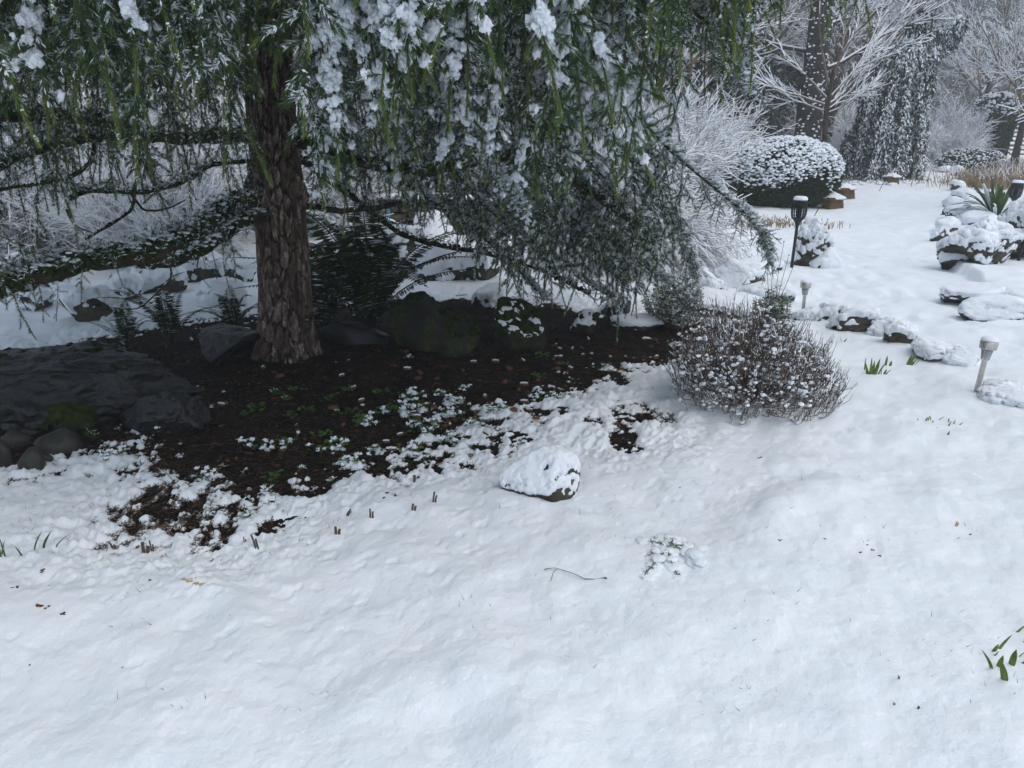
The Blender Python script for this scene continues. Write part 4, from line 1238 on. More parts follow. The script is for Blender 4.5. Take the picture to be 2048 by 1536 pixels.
def pagoda(label, px, py, wpx, seed, rz):
    x, y, z = put(px, py)
    w = wpx * mpp(y) * 1.02
    t = thing('path_lantern', label, 'lantern', (x, y, z), rz, 'wicker path lanterns')
    b = w * .34
    hh = w * .20
    mb = MB(); box(mb, (0, 0, hh), (b, b, hh), taper=.86); mb.build('body', M['basket'], t)
    mb = MB()
    for s in np.linspace(-.9, .9, 6):
        for q in (-1, 1):
            segs(mb, [[s * b, q * b * 1.02, 0], [q * b * 1.02, s * b, 0]], [[s * b * .86, q * b * .88, 2 * hh], [q * b * .88, s * b * .86, 2 * hh]], w * .012, w * .012, 4)
    for zq in (.05, .5, .95):
        c = b * (1 - .14 * zq) * 1.03
        K = np.array([[c, c, zq * 2 * hh], [-c, c, zq * 2 * hh], [-c, -c, zq * 2 * hh], [c, -c, zq * 2 * hh], [c, c, zq * 2 * hh]])
        segs(mb, K[:-1], K[1:], w * .014, w * .014, 4)
    mb.build('lattice', M['wicker'], t)
    mb = MB(); lathe(mb, [(0, 2 * hh), (w * .5, 2 * hh), (w * .5, 2 * hh + w * .03), (w * .12, 2 * hh + w * .16), (0, 2 * hh + w * .18)], 24); mb.build('roof', M['wicker'], t)
    mb = MB()
    v, f = ico(3)
    rr_ = np.hypot(v[:, 0], v[:, 1])
    zq = np.where(v[:, 2] > 0, w * (.07 + .20 * (1 - rr_)**1.3) + w * .05 * v[:, 2], w * .02)
    mb.add(np.stack([v[:, 0] * w * .53, v[:, 1] * w * .53, zq + 2 * hh + w * .015], 1), f)
    mb.build('snow_cap', M['snow'], t, smooth=True)
    mb = MB()
    a = np.linspace(0, math.pi, 10)
    K = np.stack([w * .08 * np.cos(a), 0 * a, 2 * hh + w * .28 + w * .14 * np.sin(a)], 1)
    segs(mb, K[:-1], K[1:], w * .012, w * .012, 4)
    mb.build('hanging_loop', M['black'], t)
pagoda('nearest little wicker path lantern with a snowy roof in front of the clipped bush', 1664, 417, 44, 1, .2)
pagoda('middle wicker path lantern with a snowy roof at the right corner of the clipped bush', 1688, 396, 40, 2, .4)
pagoda('farthest wicker path lantern at the foot of the weeping evergreen column', 1782, 368, 30, 3, .1)
def hook(label, pts, d, r0=.006):
    P = catmull([at(px, py, d) for px, py in pts], 8)
    o0 = P[0].copy()
    mb = MB(); poly(mb, P - o0, r0, 6)
    o = mb.build('shepherd_hook', M['black'], loc=o0)
    tag(o, label, 'garden hook')
    mb = MB(); segs(mb, P[-14:-2] - o0 + [0, 0, r0 * 1.2], P[-13:-1] - o0 + [0, 0, r0 * 1.2], r0 * 1.3, r0 * 1.3, 5); mb.build('snow_strip', M['snow'], o)
d = put(1622, 442)[1]
hook('leaning black rod with a hooked snowy top left of the nearest lantern', [(1622, 444), (1640, 412), (1652, 390), (1656, 382), (1662, 381), (1665, 386)], d)
d = put(1762, 382)[1]
hook('small black hook rod lying against the farthest lantern', [(1758, 384), (1768, 362), (1772, 352), (1778, 343), (1785, 345), (1786, 352)], d)

# ------------------------------------------------------------------ clipped yew and mid-distance evergreens
def clipped(name, label, px, py, wpx, hpx, seed, n=5200, cat='bush', snow_from=.42, snowd=1.0, neck=False):
    r = np.random.default_rng(seed)
    x, y, z = put(px, py)
    m = mpp(y) * 1.02
    a, H = wpx * m / 2, hpx * m
    t = thing(name, label, cat, (x, y + a * .7, z))
    u = unit(r.normal(size=(n * 2, 3)) * [1, 1, .95])
    u = u[u[:, 2] > -.78][:n]
    lump = 1 + .09 * fbm3(u * 2.4, seed, 3)
    P = u * lump[:, None] * [a, a * .8, H * .56] + [0, 0, H * .46]
    P = P * (1 - .12 * r.random((len(P), 1))**2 * [1, 1, .6])
    if neck:
        pass
    mb, sm = MB(), MB()
    core = ico(3)
    mb.add(core[0] * (1 + .09 * fbm3(core[0] * 2.4, seed, 3))[:, None] * [a * .86, a * .69, H * .5] + [0, 0, H * .46], core[1], 0, .0)
    nn = 9
    B = np.repeat(P, nn, 0)
    D = unit(np.repeat(u, nn, 0) * .9 + r.normal(0, .55, (len(B), 3)) + [0, 0, .35])
    L = r.uniform(.5, 1, len(B)) * a * .075
    kites(mb, B - D * L[:, None] * .3, B + D * L[:, None], a * .020, 0, r.uniform(0, 1, len(B)), quad=True)
    hgt = P[:, 2] / H
    k = (r.random(len(P)) < snowd * sstep(snow_from - .08, snow_from + .18, hgt + .16 * fbm3(P * 3, 4, 2))) & (u[:, 2] > -.35)
    blobs(sm, P[k] + u[k] * a * .028 + [0, 0, a * .018], r.uniform(.014, .034, (k.sum(), 1)) * a * [1.2, 1.2, .7], 1, 0, .5, .45, seed)
    mb.build('foliage', M['yew'], t)['kind'] = 'stuff'
    sm.build('snow_clumps', M['snow'], t)['kind'] = 'stuff'
clipped('clipped_bush', 'wide clipped dark green bush with its upper half under snow left of the path', 1583, 418, 224, 126, 4, n=9500)
clipped('low_shrub', 'low snow mounded shrub at the far end of the border beneath the ivy stump', 1962, 345, 120, 40, 6, n=1500, cat='shrub', snow_from=.2, snowd=.9)

# weeping evergreen column: leader bent over with an arm to the right
def weeping_column():
    d0 = put(1790, 358)[1]
    t = thing('weeping_evergreen', 'tall weeping evergreen shaped like a cloaked figure with one arm reaching right', 'tree', (0, 0, 0))
    def Q(px, py, dd=0): return at(px, py, d0 + dd)
    main = catmull([Q(1795, 358, .8), Q(1790, 260, .8), Q(1800, 160, .8), Q(1822, 90, .8), Q(1830, 45, .8), Q(1842, 22, .8), Q(1862, 30, .7), Q(1870, 46, .6)], 8)
    arm = catmull([Q(1842, 80, .8), Q(1868, 68, .8), Q(1895, 52, .7), Q(1918, 42, .6), Q(1928, 44, .5)], 8)
    left = catmull([Q(1808, 110, .8), Q(1775, 115, .6), Q(1748, 140, .4), Q(1730, 170, .3)], 8)
    mb = MB()
    poly(mb, main, np.linspace(.16, .03, len(main)), 8, wob=.2)
    poly(mb, arm, np.linspace(.06, .02, len(arm)), 6)
    poly(mb, left, np.linspace(.06, .02, len(left)), 6)
    mb.build('trunk', M['trunk_dark'], t, smooth=True)
    r = np.random.default_rng(9)
    mb, sm = MB(), MB()
    M1 = mpp(d0)
    def strand(p, L, lean):
        n = max(4, int(L / .09))
        s = np.linspace(0, 1, n)
        P = p[None] + np.stack([lean[0] * s * L + r.normal(0, .012, n), lean[1] * s * L + r.normal(0, .012, n), .12 * np.sin(s * 3.14) * min(L, 1) - s * L], 1)
        cs = np.repeat(P, 7, 0) + r.normal(0, .035, (n * 7, 3))
        D = unit(r.normal(0, .55, (len(cs), 3)) + [0, 0, -1])
        ln = r.uniform(.07, .16, len(cs))
        kites(mb, cs, cs + D * ln[:, None], .028, 0, r.uniform(0, 1, len(cs)), quad=True)
        segs(mb, P[:-1], P[1:], .022, .022, 3, 0, .1)
        k = r.random(len(cs)) < r.choice([.25, .6, .95])
        off = np.array([0, -.015, .02])
        kites(sm, cs[k] + off, cs[k] + (D * ln[:, None])[k] * .8 + off, .038, 0, .5, quad=True)
        if r.random() < .12:
            q = r.integers(0, n, max(2, n // 3))
            blobs(sm, P[q] + [0, -.03, .04], r.uniform(.02, .05, (len(q), 1)) * [1, 1, 1.3], 1, 0, .5, .5, int(r.integers(1e6)))
    # skirts: (px range, top py, bottom py)
    for k in range(330):
        u = r.random()
        if u < .55:      # lower skirt
            j_ = r.integers(0, 8)
            px = (1733, 1750, 1768, 1784, 1799, 1814, 1829, 1843)[j_] + r.normal(0, 3.5)
            py = r.uniform(110, 300) + abs(px - 1803) * 1.1
            bot = r.uniform(320, 358) if r.random() < .7 else py + 60
            dd = (.1, -.5, .4, -.7, .2, -.6, .3, -.2)[j_] + r.normal(0, .1)
        elif u < .68:    # left shoulder and train
            px = r.uniform(1690, 1745)
            py = np.interp(px, [1690, 1720, 1745], [270, 225, 175]) + r.uniform(0, 60)
            bot = r.uniform(290, 345)
            dd = r.uniform(0, .8)
        elif u < .86:    # shoulders
            px = r.uniform(1765, 1856)
            py = np.interp(px, [1765, 1800, 1856], [105, 82, 88]) + r.uniform(0, 30)
            bot = py + r.uniform(60, 130)
            dd = r.uniform(-.4, .7)
        elif u < .93:    # head
            px = r.uniform(1812, 1866)
            py = np.interp(px, [1812, 1836, 1866], [45, 24, 32]) + r.uniform(0, 14)
            bot = min(py + r.uniform(18, 45), 78)
            dd = r.uniform(.3, .9)
        else:
            px = r.uniform(1840, 1874)
            py = 88 + r.uniform(0, 30)
            bot = r.uniform(150, 196)
            dd = r.uniform(.3, .9)
        p = Q(px, py, dd)
        strand(p, (bot - py) * M1, (r.normal(0, .05) + (px - 1795) / 90 * .10, r.normal(0, .04)))
    for k in range(110):
        i = r.integers(3, len(arm))
        f = i / len(arm)
        strand(arm[i] + r.normal(0, .04, 3), r.uniform(.12, .32) * (1.5 - f) * 2.2, (.05, 0))
    for k in range(12):
        strand(left[r.integers(0, len(left))] + r.normal(0, .06, 3), r.uniform(.3, .6), (-.06, 0))
    mb.build('crown', M['conifer'], t)['kind'] = 'stuff'
    sm.build('snow', M['snow_far'], t)['kind'] = 'stuff'
weeping_column()

# ------------------------------------------------------------------ bare trees and snowy shrubs
def branch_mesh(starts, depth, seed, ratio=.68, spread=.55, nseg=4, kids=(2, 4), up=.15, rmin=.003, droop=0., snowr=1.15, snowp=.85, wig=.10, pk=.62):
    """starts: list of (p, dir, length, radius)"""
    r = np.random.default_rng(seed)
    A, B, Ra, Rb = [], [], [], []
    st = [(np.array(p, float), unit(np.array(d, float)), L, rad, 0) for p, d, L, rad in starts]
    while st:
        p, d, L, rad, lv = st.pop()
        ns = nseg if lv < depth else 2
        P = [p]
        for i in range(ns):
            d = unit(d + r.normal(0, wig, 3) + np.array([0, 0, up if lv < 2 else up * .5 - droop]))
            q = P[-1] + d * L / ns
            A.append(P[-1]); B.append(q)
            Ra.append(rad * (1 - .35 * i / ns)); Rb.append(rad * (1 - .35 * (i + 1) / ns))
            P.append(q)
            if lv < depth:
                for _ in range(r.integers(*kids) if i > 0 or lv > 0 else 0):
                    if r.random() < pk:
                        dd = unit(d + perp(d[None], r)[0] * r.uniform(spread * .7, spread * 1.6))
                        st.append((q, dd, L * ratio * r.uniform(.6, 1.1), max(rmin, rad * r.uniform(.38, .6)), lv + 1))
        if lv < depth:
            st.append((P[-1], d, L * ratio, max(rmin, rad * .62), lv + 1))
    A, B, Ra, Rb = np.array(A), np.array(B), np.array(Ra), np.array(Rb)
    return A, B, Ra, Rb
def twigs(mb, sm, A, B, Ra, Rb, seed, snowr=1.1, p=.85, n=3, tone=.5, thick=.004):
    r = np.random.default_rng(seed)
    big = Ra > .02
    if big.any():
        segs(mb, A[big], B[big], Ra[big], Rb[big], 8, 0, tone)
    segs(mb, A[~big], B[~big], Ra[~big], Rb[~big], n, 0, tone)
    d = unit(B - A)
    k = (np.abs(d[:, 2]) < .93) & (r.random(len(A)) < p)
    rs = Ra[k] * .45 + thick
    o = np.array([0, 0, 1.])[None] * (Ra[k] * .75 + thick * .35)[:, None]
    segs(sm, A[k] + o, B[k] + o, rs * snowr, rs * snowr * .9, 4 if n > 3 else 3, 0)
def bare_tree(name, label, loc, starts, depth, seed, group=None, tm='twig_grey', snow='snow_far', p=.85, thick=.005, cat='tree', parts=True, **kw):
    A, B, Ra, Rb = branch_mesh(starts, depth, seed, **kw)
    mb, sm = MB(), MB()
    twigs(mb, sm, A, B, Ra, Rb, seed, p=p, thick=thick)
    t = thing(name, label, cat, loc, 0, group)
    mb.build('branches', M[tm], t)['kind'] = 'stuff'
    sm.build('snow', M[snow], t)['kind'] = 'stuff'
    return t
# arching snowy shrub right of the conifer's branches
def arching():
    r = np.random.default_rng(21)
    x, y, z = put(1310, 545)
    st = []
    for k in range(90):
        a = r.uniform(0, 6.283)
        el = r.uniform(.35, 1.3)
        st.append(((r.normal(0, .12), r.normal(0, .12), .0), (math.cos(a) * math.cos(el), math.sin(a) * math.cos(el), math.sin(el)), r.uniform(.34, .50), .008))
    return bare_tree('arching_shrub', 'wide arching leafless shrub with every twig coated in snow behind the hanging conifer branches', (x, y + .6, z), st, 3, 22, droop=.15, up=-.10,
                     ratio=.80, spread=.38, nseg=4, kids=(1, 3), rmin=.0026, wig=.12, thick=.0044, p=.95, cat='shrub')
arch = arching()
# white twig thickets far left, seen through the gap under the conifer limbs
def thicket(seed, n=80, L=.5, depth=3):
    r = np.random.default_rng(seed)
    st = []
    for k in range(n):
        a = r.uniform(0, 6.283)
        el = r.uniform(.35, 1.5)
        st.append(((r.normal(0, .3), r.normal(0, .3), 0), (math.cos(a) * math.cos(el), math.sin(a) * math.cos(el), math.sin(el)), L * r.uniform(.8, 1.2), .008))
    return st
sh1 = bare_tree('snowy_shrub', 'dense white twigged shrub on the far bank left of the trunk', (*gp(330, 520), 0), thicket(31), 3, 33, group='snow coated shrubs on the far bank',
                ratio=.78, spread=.6, nseg=4, kids=(1, 3), rmin=.0025, wig=.12, thick=.0042, p=.95, cat='shrub', up=.02, droop=.03)
sh2 = bare_tree('snowy_shrub', 'white twigged shrub filling the gap beneath the upper left limb', (*gp(150, 500), 0), thicket(35), 3, 36, group='snow coated shrubs on the far bank',
                ratio=.78, spread=.6, nseg=4, kids=(1, 3), rmin=.0025, wig=.12, thick=.0042, p=.95, cat='shrub', up=.02, droop=.05)
SH = 'snow coated twiggy shrub behind the conifer'
for i, (px, py, s) in enumerate([(20, 520, 1.1), (240, 455, 1.4), (420, 450, 1.3), (80, 440, 1.5), (-120, 500, 1.3), (560, 470, 1.2), (700, 440, 1.3), (820, 430, 1.2), (1000, 450, 1.1), (1120, 440, 1.3),
                                 (1240, 420, 1.5), (350, 420, 1.5), (150, 410, 1.6), (0, 400, 1.6), (650, 405, 1.6), (950, 400, 1.6), (1380, 390, 1.2), (-200, 430, 1.6), (1330, 370, 1.8)]):
    x, y = gp(px, py)
    dup(sh1 if i % 2 else sh2, (x, y, float(snow_z([x], [y])[0])), rng.uniform(0, 6.28), s, label=SH)
for i, (px, py, s, lab) in enumerate([(1885, 338, .95, 'hazy grey brown shrub with snow between the evergreen figure and the ivy stump'), (1868, 330, 1.5, 'taller misty shrub behind the hazy one beside the evergreen figure'),
                                 (1745, 352, 1.0, 'thin snowy bush at the left foot of the evergreen figure'), (1700, 335, 1.5, 'snowy thicket between the clipped bush and the evergreen figure'),
                                 (1650, 330, 1.5, 'grey snowy thicket behind the thick dark trunk')]):
    x, y = gp(px, py)
    dup(sh1 if i % 2 else sh2, (x, y, float(snow_z([x], [y])[0])), rng.uniform(0, 6.28), s, label=lab, group='misty shrubs beyond the path')
# bare fruit tree in front of the thick trunk
x, y = gp(1634, 372)
st = []
for (dx, dz, L, rad) in [(1.1, .25, 1.3, .045), (.55, 1.2, 1.6, .05), (-.8, .5, 1.3, .04), (-1.1, .2, 1.4, .04), (-.4, 1.1, 1.5, .05), (1.3, .05, 1.2, .035), (.2, 1.3, 1.6, .05), (.7, .5, 1.5, .04), (-1.0, -.02, 1.2, .035), (.5, -.1, 1.0, .03)]:
    st.append(((0, 0, 1.7 + .5 * dz), (dx, rng.normal(.1, .4), dz + .25), L * .62, rad * .6))
tfr = bare_tree('bare_tree', 'leafless snowy tree with curving twigs spreading either side of the thick trunk', (x, y, 0), st, 3, 44, ratio=.78, spread=.42, nseg=5, kids=(1, 3), rmin=.005, wig=.10, thick=.007, up=.05, p=.95, pk=.30)
mb = MB()
poly(mb, catmull([(0, 0, -.1), (.05, 0, .8), (0, 0, 1.7), (.05, 0, 2.6)], 6), np.linspace(.075, .05, 19), 12, wob=.25)
mb.build('trunk', M['limb_bark'], tfr, smooth=True)
# thick dark trunk
x, y = gp(1602, 360)
tt = thing('tall_tree', 'thick dark straight trunk spotted with snow behind the clipped bush', 'tree', (x, y, 0))
mb = MB()
poly(mb, [(0.02 * i % .05, 0, i * .4 - .2) for i in range(30)], np.interp(np.arange(30), [0, 8, 30], [.36, .29, .2]), 28, wob=.12)
mb.build('trunk', M['trunk_dark'], tt, smooth=True)
mb = MB()
n = 420
a, zz = rng.uniform(3.6, 5.9, n), rng.uniform(.2, 7, n)
rr_ = np.interp(zz, [0, 3.2, 12], [.36, .29, .2]) * 1.02
blobs(mb, np.stack([np.cos(a) * rr_, np.sin(a) * rr_, zz], 1), rng.uniform(.012, .035, (n, 1)) * [1.2, 1, .8], 1, 0, .5, .4, 2)
mb.build('snow_flecks', M['snow_far'], tt)['kind'] = 'stuff'
A, B, Ra, Rb = branch_mesh([((0, 0, z0), (math.cos(a0), math.sin(a0), .25), 1.5, .05) for z0, a0 in [(2.6, 0), (3.1, 3), (3.6, 1), (4.2, 4), (4.8, 2), (5.4, 5.5), (6, .5)]], 3, 5, up=.03, rmin=.008, kids=(1, 3))
mb, sm = MB(), MB()
twigs(mb, sm, A, B, Ra, Rb, 4, thick=.014)
mb.build('branches', M['trunk_dark'], tt)['kind'] = 'stuff'
sm.build('snow', M['snow_far'], tt)['kind'] = 'stuff'
# right-hand tree reaching in from outside the frame
x, y = gp(2230, 430)
st = [((0, 0, z0), (dx, dy, dz), L * .78, rad * .7) for z0, dx, dy, dz, L, rad in [(1.5, -1, -.1, .05, 1.0, .06), (1.9, -1, .1, .25, 1.1, .055), (2.3, -1, 0, .5, 1.1, .05), (2.6, -.8, .2, .9, 1.3, .05), (1.7, -1, -.4, -.08, .8, .045),
                                                                          (2.0, 1, 0, .5, 1.2, .05), (2.2, .2, 1, .6, 1.2, .05), (2.9, -1, 0, .35, 1.0, .04), (3.0, -.3, -.3, 1, 1.2, .05)]]
rt_ = bare_tree('bare_tree', 'lichen grey leafless tree reaching curling snowy branches in from the right edge', (x, y, 0), st, 3, 52, ratio=.76, spread=.6, nseg=5, kids=(1, 3), rmin=.005, wig=.20, thick=.006, up=.0, droop=.02, pk=.6)
mb = MB()
poly(mb, catmull([(0, 0, -.1), (.05, 0, 1), (0, 0, 2), (-.05, 0, 3.2)], 6), np.linspace(.17, .08, 19), 12, wob=.25)
mb.build('trunk', M['limb_bark'], rt_, smooth=True)

# ivy stump
x, y = gp(1970, 330)
y0 = y
t = thing('ivy_stump', 'ivy clad stump flaring at the top under snow in front of the red rails', 'tree stump', (x, y, float(soil_z([x], [y])[0])))
m = mpp(y)
Hs = 130 * m
def ivy():
    r = np.random.default_rng(3)
    n = 3800
    h_ = r.random(n)
    prof = lambda q: np.interp(q, [0, .2, .5, .72, .85, .95, 1.0], [27, 28, 33, 44, 40, 26, 10]) * m
    a = r.uniform(0, 6.283, n)
    rad = prof(h_) * (1 + .12 * fbm2(a * 1.5, h_ * 6, 2))
    P = np.stack([np.cos(a) * rad, np.sin(a) * rad, h_ * Hs], 1)
    mb, sm, tk = MB(), MB(), MB()
    hh = np.linspace(0, 1, 14)
    lathe(tk, np.stack([prof(hh) * .9, hh * Hs], 1), 14)
    tk.build('trunk', M['trunk_dark'], t, smooth=True)
    nn = 4
    B = np.repeat(P, nn, 0) + r.normal(0, .02, (n * nn, 3))
    D = unit(np.stack([np.cos(np.repeat(a, nn)), np.sin(np.repeat(a, nn)), np.full(n * nn, -.6)], 1) + r.normal(0, .6, (n * nn, 3)))
    kites(mb, B, B + D * .07, .05, 0, r.uniform(0, 1, len(B)), quad=True)
    mb.build('ivy', M['yew'], t)['kind'] = 'stuff'
    k = (h_ > .70) & (r.random(n) < .5)
    blobs(sm, P[k] + [0, 0, .03], r.uniform(.02, .055, (k.sum(), 1)) * [1.2, 1.2, .8], 1, 0, .5, .45, 6)
    sm.build('snow_clumps', M['snow_far'], t)['kind'] = 'stuff'
ivy()
# red rails behind
rail = thing('rail_fence', 'red brown rail fence with snow on every rail behind the ivy stump', 'fence', (0, 0, 0))
d = y0 + 2.5
for px in (1935, 2016, 2100, 2190):
    a = at(px, 330, d)
    b = at(px, 218, d)
    mb = MB()
    box(mb, ((a[0] + b[0]) / 2, d, (a[2] + b[2]) / 2), (.06, .06, (b[2] - a[2]) / 2))
    mb.build('post', M['rail'], rail)
    mb = MB()
    blobs(mb, [[a[0], d, b[2] + .02]], np.array([[.08, .08, .04]]), 2)
    mb.build('snow_cap', M['snow_far'], rail)
for j, py in enumerate(np.linspace(238, 308, 9)):
    for k, (xa, xb) in enumerate([(1932, 2016), (2016, 2100), (2100, 2190)]):
        a, b = at(xa, py, d), at(xb, py - 3 * (k == 0), d)
        mb = MB()
        segs(mb, [a + [0, -.09, 0]], [b + [0, -.09, 0]], .035 if j not in (2, 6) else .05, .035, 6)
        o = mb.build('rail', M['rail'], rail)
        mb = MB()
        segs(mb, [a + [0, -.09, .038]], [b + [0, -.09, .038]], .03, .03, 5)
        mb.build('snow_strip', M['snow_far'], o)

# ------------------------------------------------------------------ conifers
def conifer_mesh(H, Rd, seed, nb=230, snowp=.6):
    r = np.random.default_rng(seed)
    mb = MB()
    poly(mb, [(0, 0, 0), (0, 0, H * .5), (0, 0, H * .98)], [H * .018, H * .011, H * .002], 6, 2)
    for k in range(nb):
        h_ = (k + r.random()) / nb
        z = H * (.06 + .93 * h_)
        L = Rd * (1 - h_)**.85 * r.uniform(.7, 1.1) + .05 * Rd
        a = k * 2.399 + r.normal(0, .2)
        n = 7
        s = np.linspace(.05, 1, n)
        dv = np.array([math.cos(a), math.sin(a), 0])
        P = dv[None] * (s * L)[:, None] + np.array([0, 0, 1.])[None] * (z - .30 * L * s + .05 * L * np.sin(s * 3))[:, None]
        sd = np.array([-math.sin(a), math.cos(a), 0])
        w = L * .26 * np.sin(np.clip(s, .15, 1) * 2.6)
        for sg in (-1, 1):
            E = P + sd[None] * (sg * w * r.uniform(.7, 1.2, n))[:, None] + dv[None] * (w * .6)[:, None] + np.array([0, 0, -1.])[None] * (w * r.uniform(.2, .6, n))[:, None]
            kites(mb, P, E, L * .12, 0, r.uniform(0, 1, n), side=np.repeat(dv[None], n, 0), quad=True)
            k2 = r.random(n) < snowp
            up = np.array([0, 0, L * .02 + .01])
            kites(mb, (P + up)[k2], (P + (E - P) * .85 + up)[k2], L * .11, 1, .5, side=np.repeat(dv[None], k2.sum(), 0), quad=True)
        kites(mb, P + [0, 0, -.01], P + np.stack([r.normal(0, .05, n) * L, r.normal(0, .05, n) * L, -L * r.uniform(.08, .25, n)], 1), L * .10, 0, r.uniform(0, 1, n), quad=True)
    return mb.mesh('conifer', [M['conifer'], M['snow_far'], M['trunk_dark']])
CF = [conifer_mesh(9, 1.9, 61), conifer_mesh(9, 2.4, 62), conifer_mesh(9, 1.6, 63, snowp=.45)]
def conifer(label, x, y, H, k, group=None, z=None):
    o = bpy.data.objects.new('conifer', CF[k])
    C.objects.link(o)
    o.location = (x, y, float(soil_z([x], [y])[0]) - .1 if z is None else z)
    s = H / 9
    o.scale = (s, s, s)
    o.rotation_euler = (0, 0, rng.uniform(0, 6.28))
    return tag(o, label, 'tree', group)
nearc = [(1490, 345, 3.1, 1, 'dark broad conifer with snowy tiers left of the thick trunk'), (1420, 350, 2.4, 1, 'smaller snowy conifer left of the dark broad one'), (1545, 330, 3.4, 1, 'snowy conifer half hidden behind the thick trunk'),
         (1690, 325, 3.0, 0, 'snowy young conifer between the thick trunk and the evergreen figure'), (1930, 322, 2.2, 0, 'small snowy conifer left of the red rails'),
         (1890, 330, 1.3, 1, 'dwarf snowy conifer at the far end of the path')]
for px, py, H, k, lab in nearc:
    x, y = gp(px, py)
    conifer(lab, x, y, H, k)
r = np.random.default_rng(77)
for i in range(70):
    az_ = R(-42) + R(70) * (i + r.random()) / 70
    if az_ > R(22): continue
    dd = r.uniform(26, 44)
    conifer('snowy forest conifer standing beyond the garden', math.sin(az_) * dd, math.cos(az_) * dd, r.uniform(9, 15), int(r.integers(0, 3)), 'snowy conifers beyond the garden')
for px, dd, H in [(1700, 190, 54), (1770, 175, 46), (1825, 210, 44), (1872, 190, 34), (1937, 150, 38), (1985, 190, 34), (2030, 160, 25), (2085, 190, 42), (1800, 260, 54), (1915, 240, 42), (2130, 210, 54), (2010, 260, 44), (1872, 62, 11), (1900, 70, 14), (1925, 58, 9), (1958, 66, 13), (1990, 60, 10), (2018, 72, 13), (2050, 64, 12), (1845, 66, 12), (1885, 85, 17), (1915, 95, 20), (1975, 88, 18), (2035, 92, 17), (1940, 110, 24), (2005, 115, 24), (1860, 120, 27), (2080, 80, 16)]:
    a = at(px, 235, dd)
    conifer('misty distant conifer fading into the fog at upper right', a[0], dd, H, int(r.integers(0, 3)), 'misty distant conifers')
for i in range(46):
    az_ = R(-44) + R(100) * (i + r.random()) / 46
    dd = r.uniform(220, 380)
    conifer('far conifer on the foggy hillside', math.sin(az_) * dd, math.cos(az_) * dd, r.uniform(30, 50), int(r.integers(0, 3)), 'far conifers on the foggy hillside')
# bare deciduous trees of the middle distance
st = [((0, 0, 1.2 + .25 * k), (math.cos(k * 2.4), math.sin(k * 2.4), 1.0), 1.5, .05) for k in range(9)]
bt = bare_tree('bare_tree', 'leafless snow frosted tree of the middle distance', (*gp(1000, 330), 0), st, 4, 81, group='frosted bare trees beyond the far bank', ratio=.74, spread=.5, nseg=4, kids=(1, 3), rmin=.006, wig=.1, thick=.007, up=.06, pk=.5)
mb = MB(); poly(mb, [(0, 0, -.3), (.05, 0, 1.2), (0, 0, 3.2)], [.14, .11, .06], 8, wob=.2); mb.build('trunk', M['trunk_dark'], bt, smooth=True)
for px, dd, s in [(1965, 31, .9), (2045, 26, .95), (100, 17, 1), (330, 20, 1.2), (560, 18, 1), (760, 21, 1.2), (1180, 19, 1.1), (1320, 16, .9), (1400, 22, 1.2), (1720, 30, 1.3), (1660, 26, 1.1), (-100, 20, 1.2), (1480, 24, 1.2)]:
    a = at(px, 235, dd)
    dup(bt, (a[0], dd, 0), rng.uniform(0, 6.28), s)

# ------------------------------------------------------------------ stone wall glimpsed behind the conifer
wall = thing('garden_wall', 'low brown stone block wall glimpsed behind the conifer right of the trunk', 'wall', (0, 0, 0))
d = 10.5
a, b = at(770, 460, d), at(975, 460, d)
zb, zt = at(800, 478, d)[2], at(800, 408, d)[2]
mb = MB(); box(mb, ((a[0] + b[0]) / 2, d + .22, (zb + zt) / 2 - .1), ((b[0] - a[0]) / 2, .15, (zt - zb) / 2 + .1)); mb.build('core', M['trunk_dark'], wall)
bm_ = None
rows = 4
hh = (zt - zb) / rows
for j in range(rows):
    x = a[0]
    while x < b[0] - .05:
        w = rng.uniform(.16, .34)
        w = min(w, b[0] - x)
        if bm_ is None:
            v, f = ico(2)
            v = np.sign(v) * np.abs(v)**.45
            q = MB(); q.add(v * (1 + .05 * fbm3(v * 2, 3, 2))[:, None], f)
            bm_ = q.mesh('stone', M['stonewall'])
        o = bpy.data.objects.new('stone', bm_)
        C.objects.link(o)
        o.parent = wall
        o.location = (x + w / 2, d + rng.uniform(-.01, .02), zb + hh * (j + .5))
        o.scale = (w / 2 * .93, .09, hh / 2 * .9)
        x += w
mb = MB(); box(mb, ((a[0] + b[0]) / 2, d + .1, zt + .03), ((b[0] - a[0]) / 2 + .05, .22, .035)); mb.build('coping', M['rock_dark'], wall)
mb = MB()
n = 60
blobs(mb, np.stack([rng.uniform(a[0], b[0], n), np.full(n, d + .08) + rng.normal(0, .05, n), np.full(n, zt + .08)], 1), rng.uniform(.06, .12, (n, 1)) * [1.3, 1.2, .5], 2, 0, .5, .3, 4)
mb.build('snow_cap', M['snow'], wall, smooth=True)
mb = MB()
p0, p1 = at(777, 462, d - .4), at(777, 418, d - .4)
segs(mb, [p0], [p1], .022, .022, 8)
tag(mb.build('teal_post', M['teal']), 'short teal painted post standing in front of the stone wall', 'post')

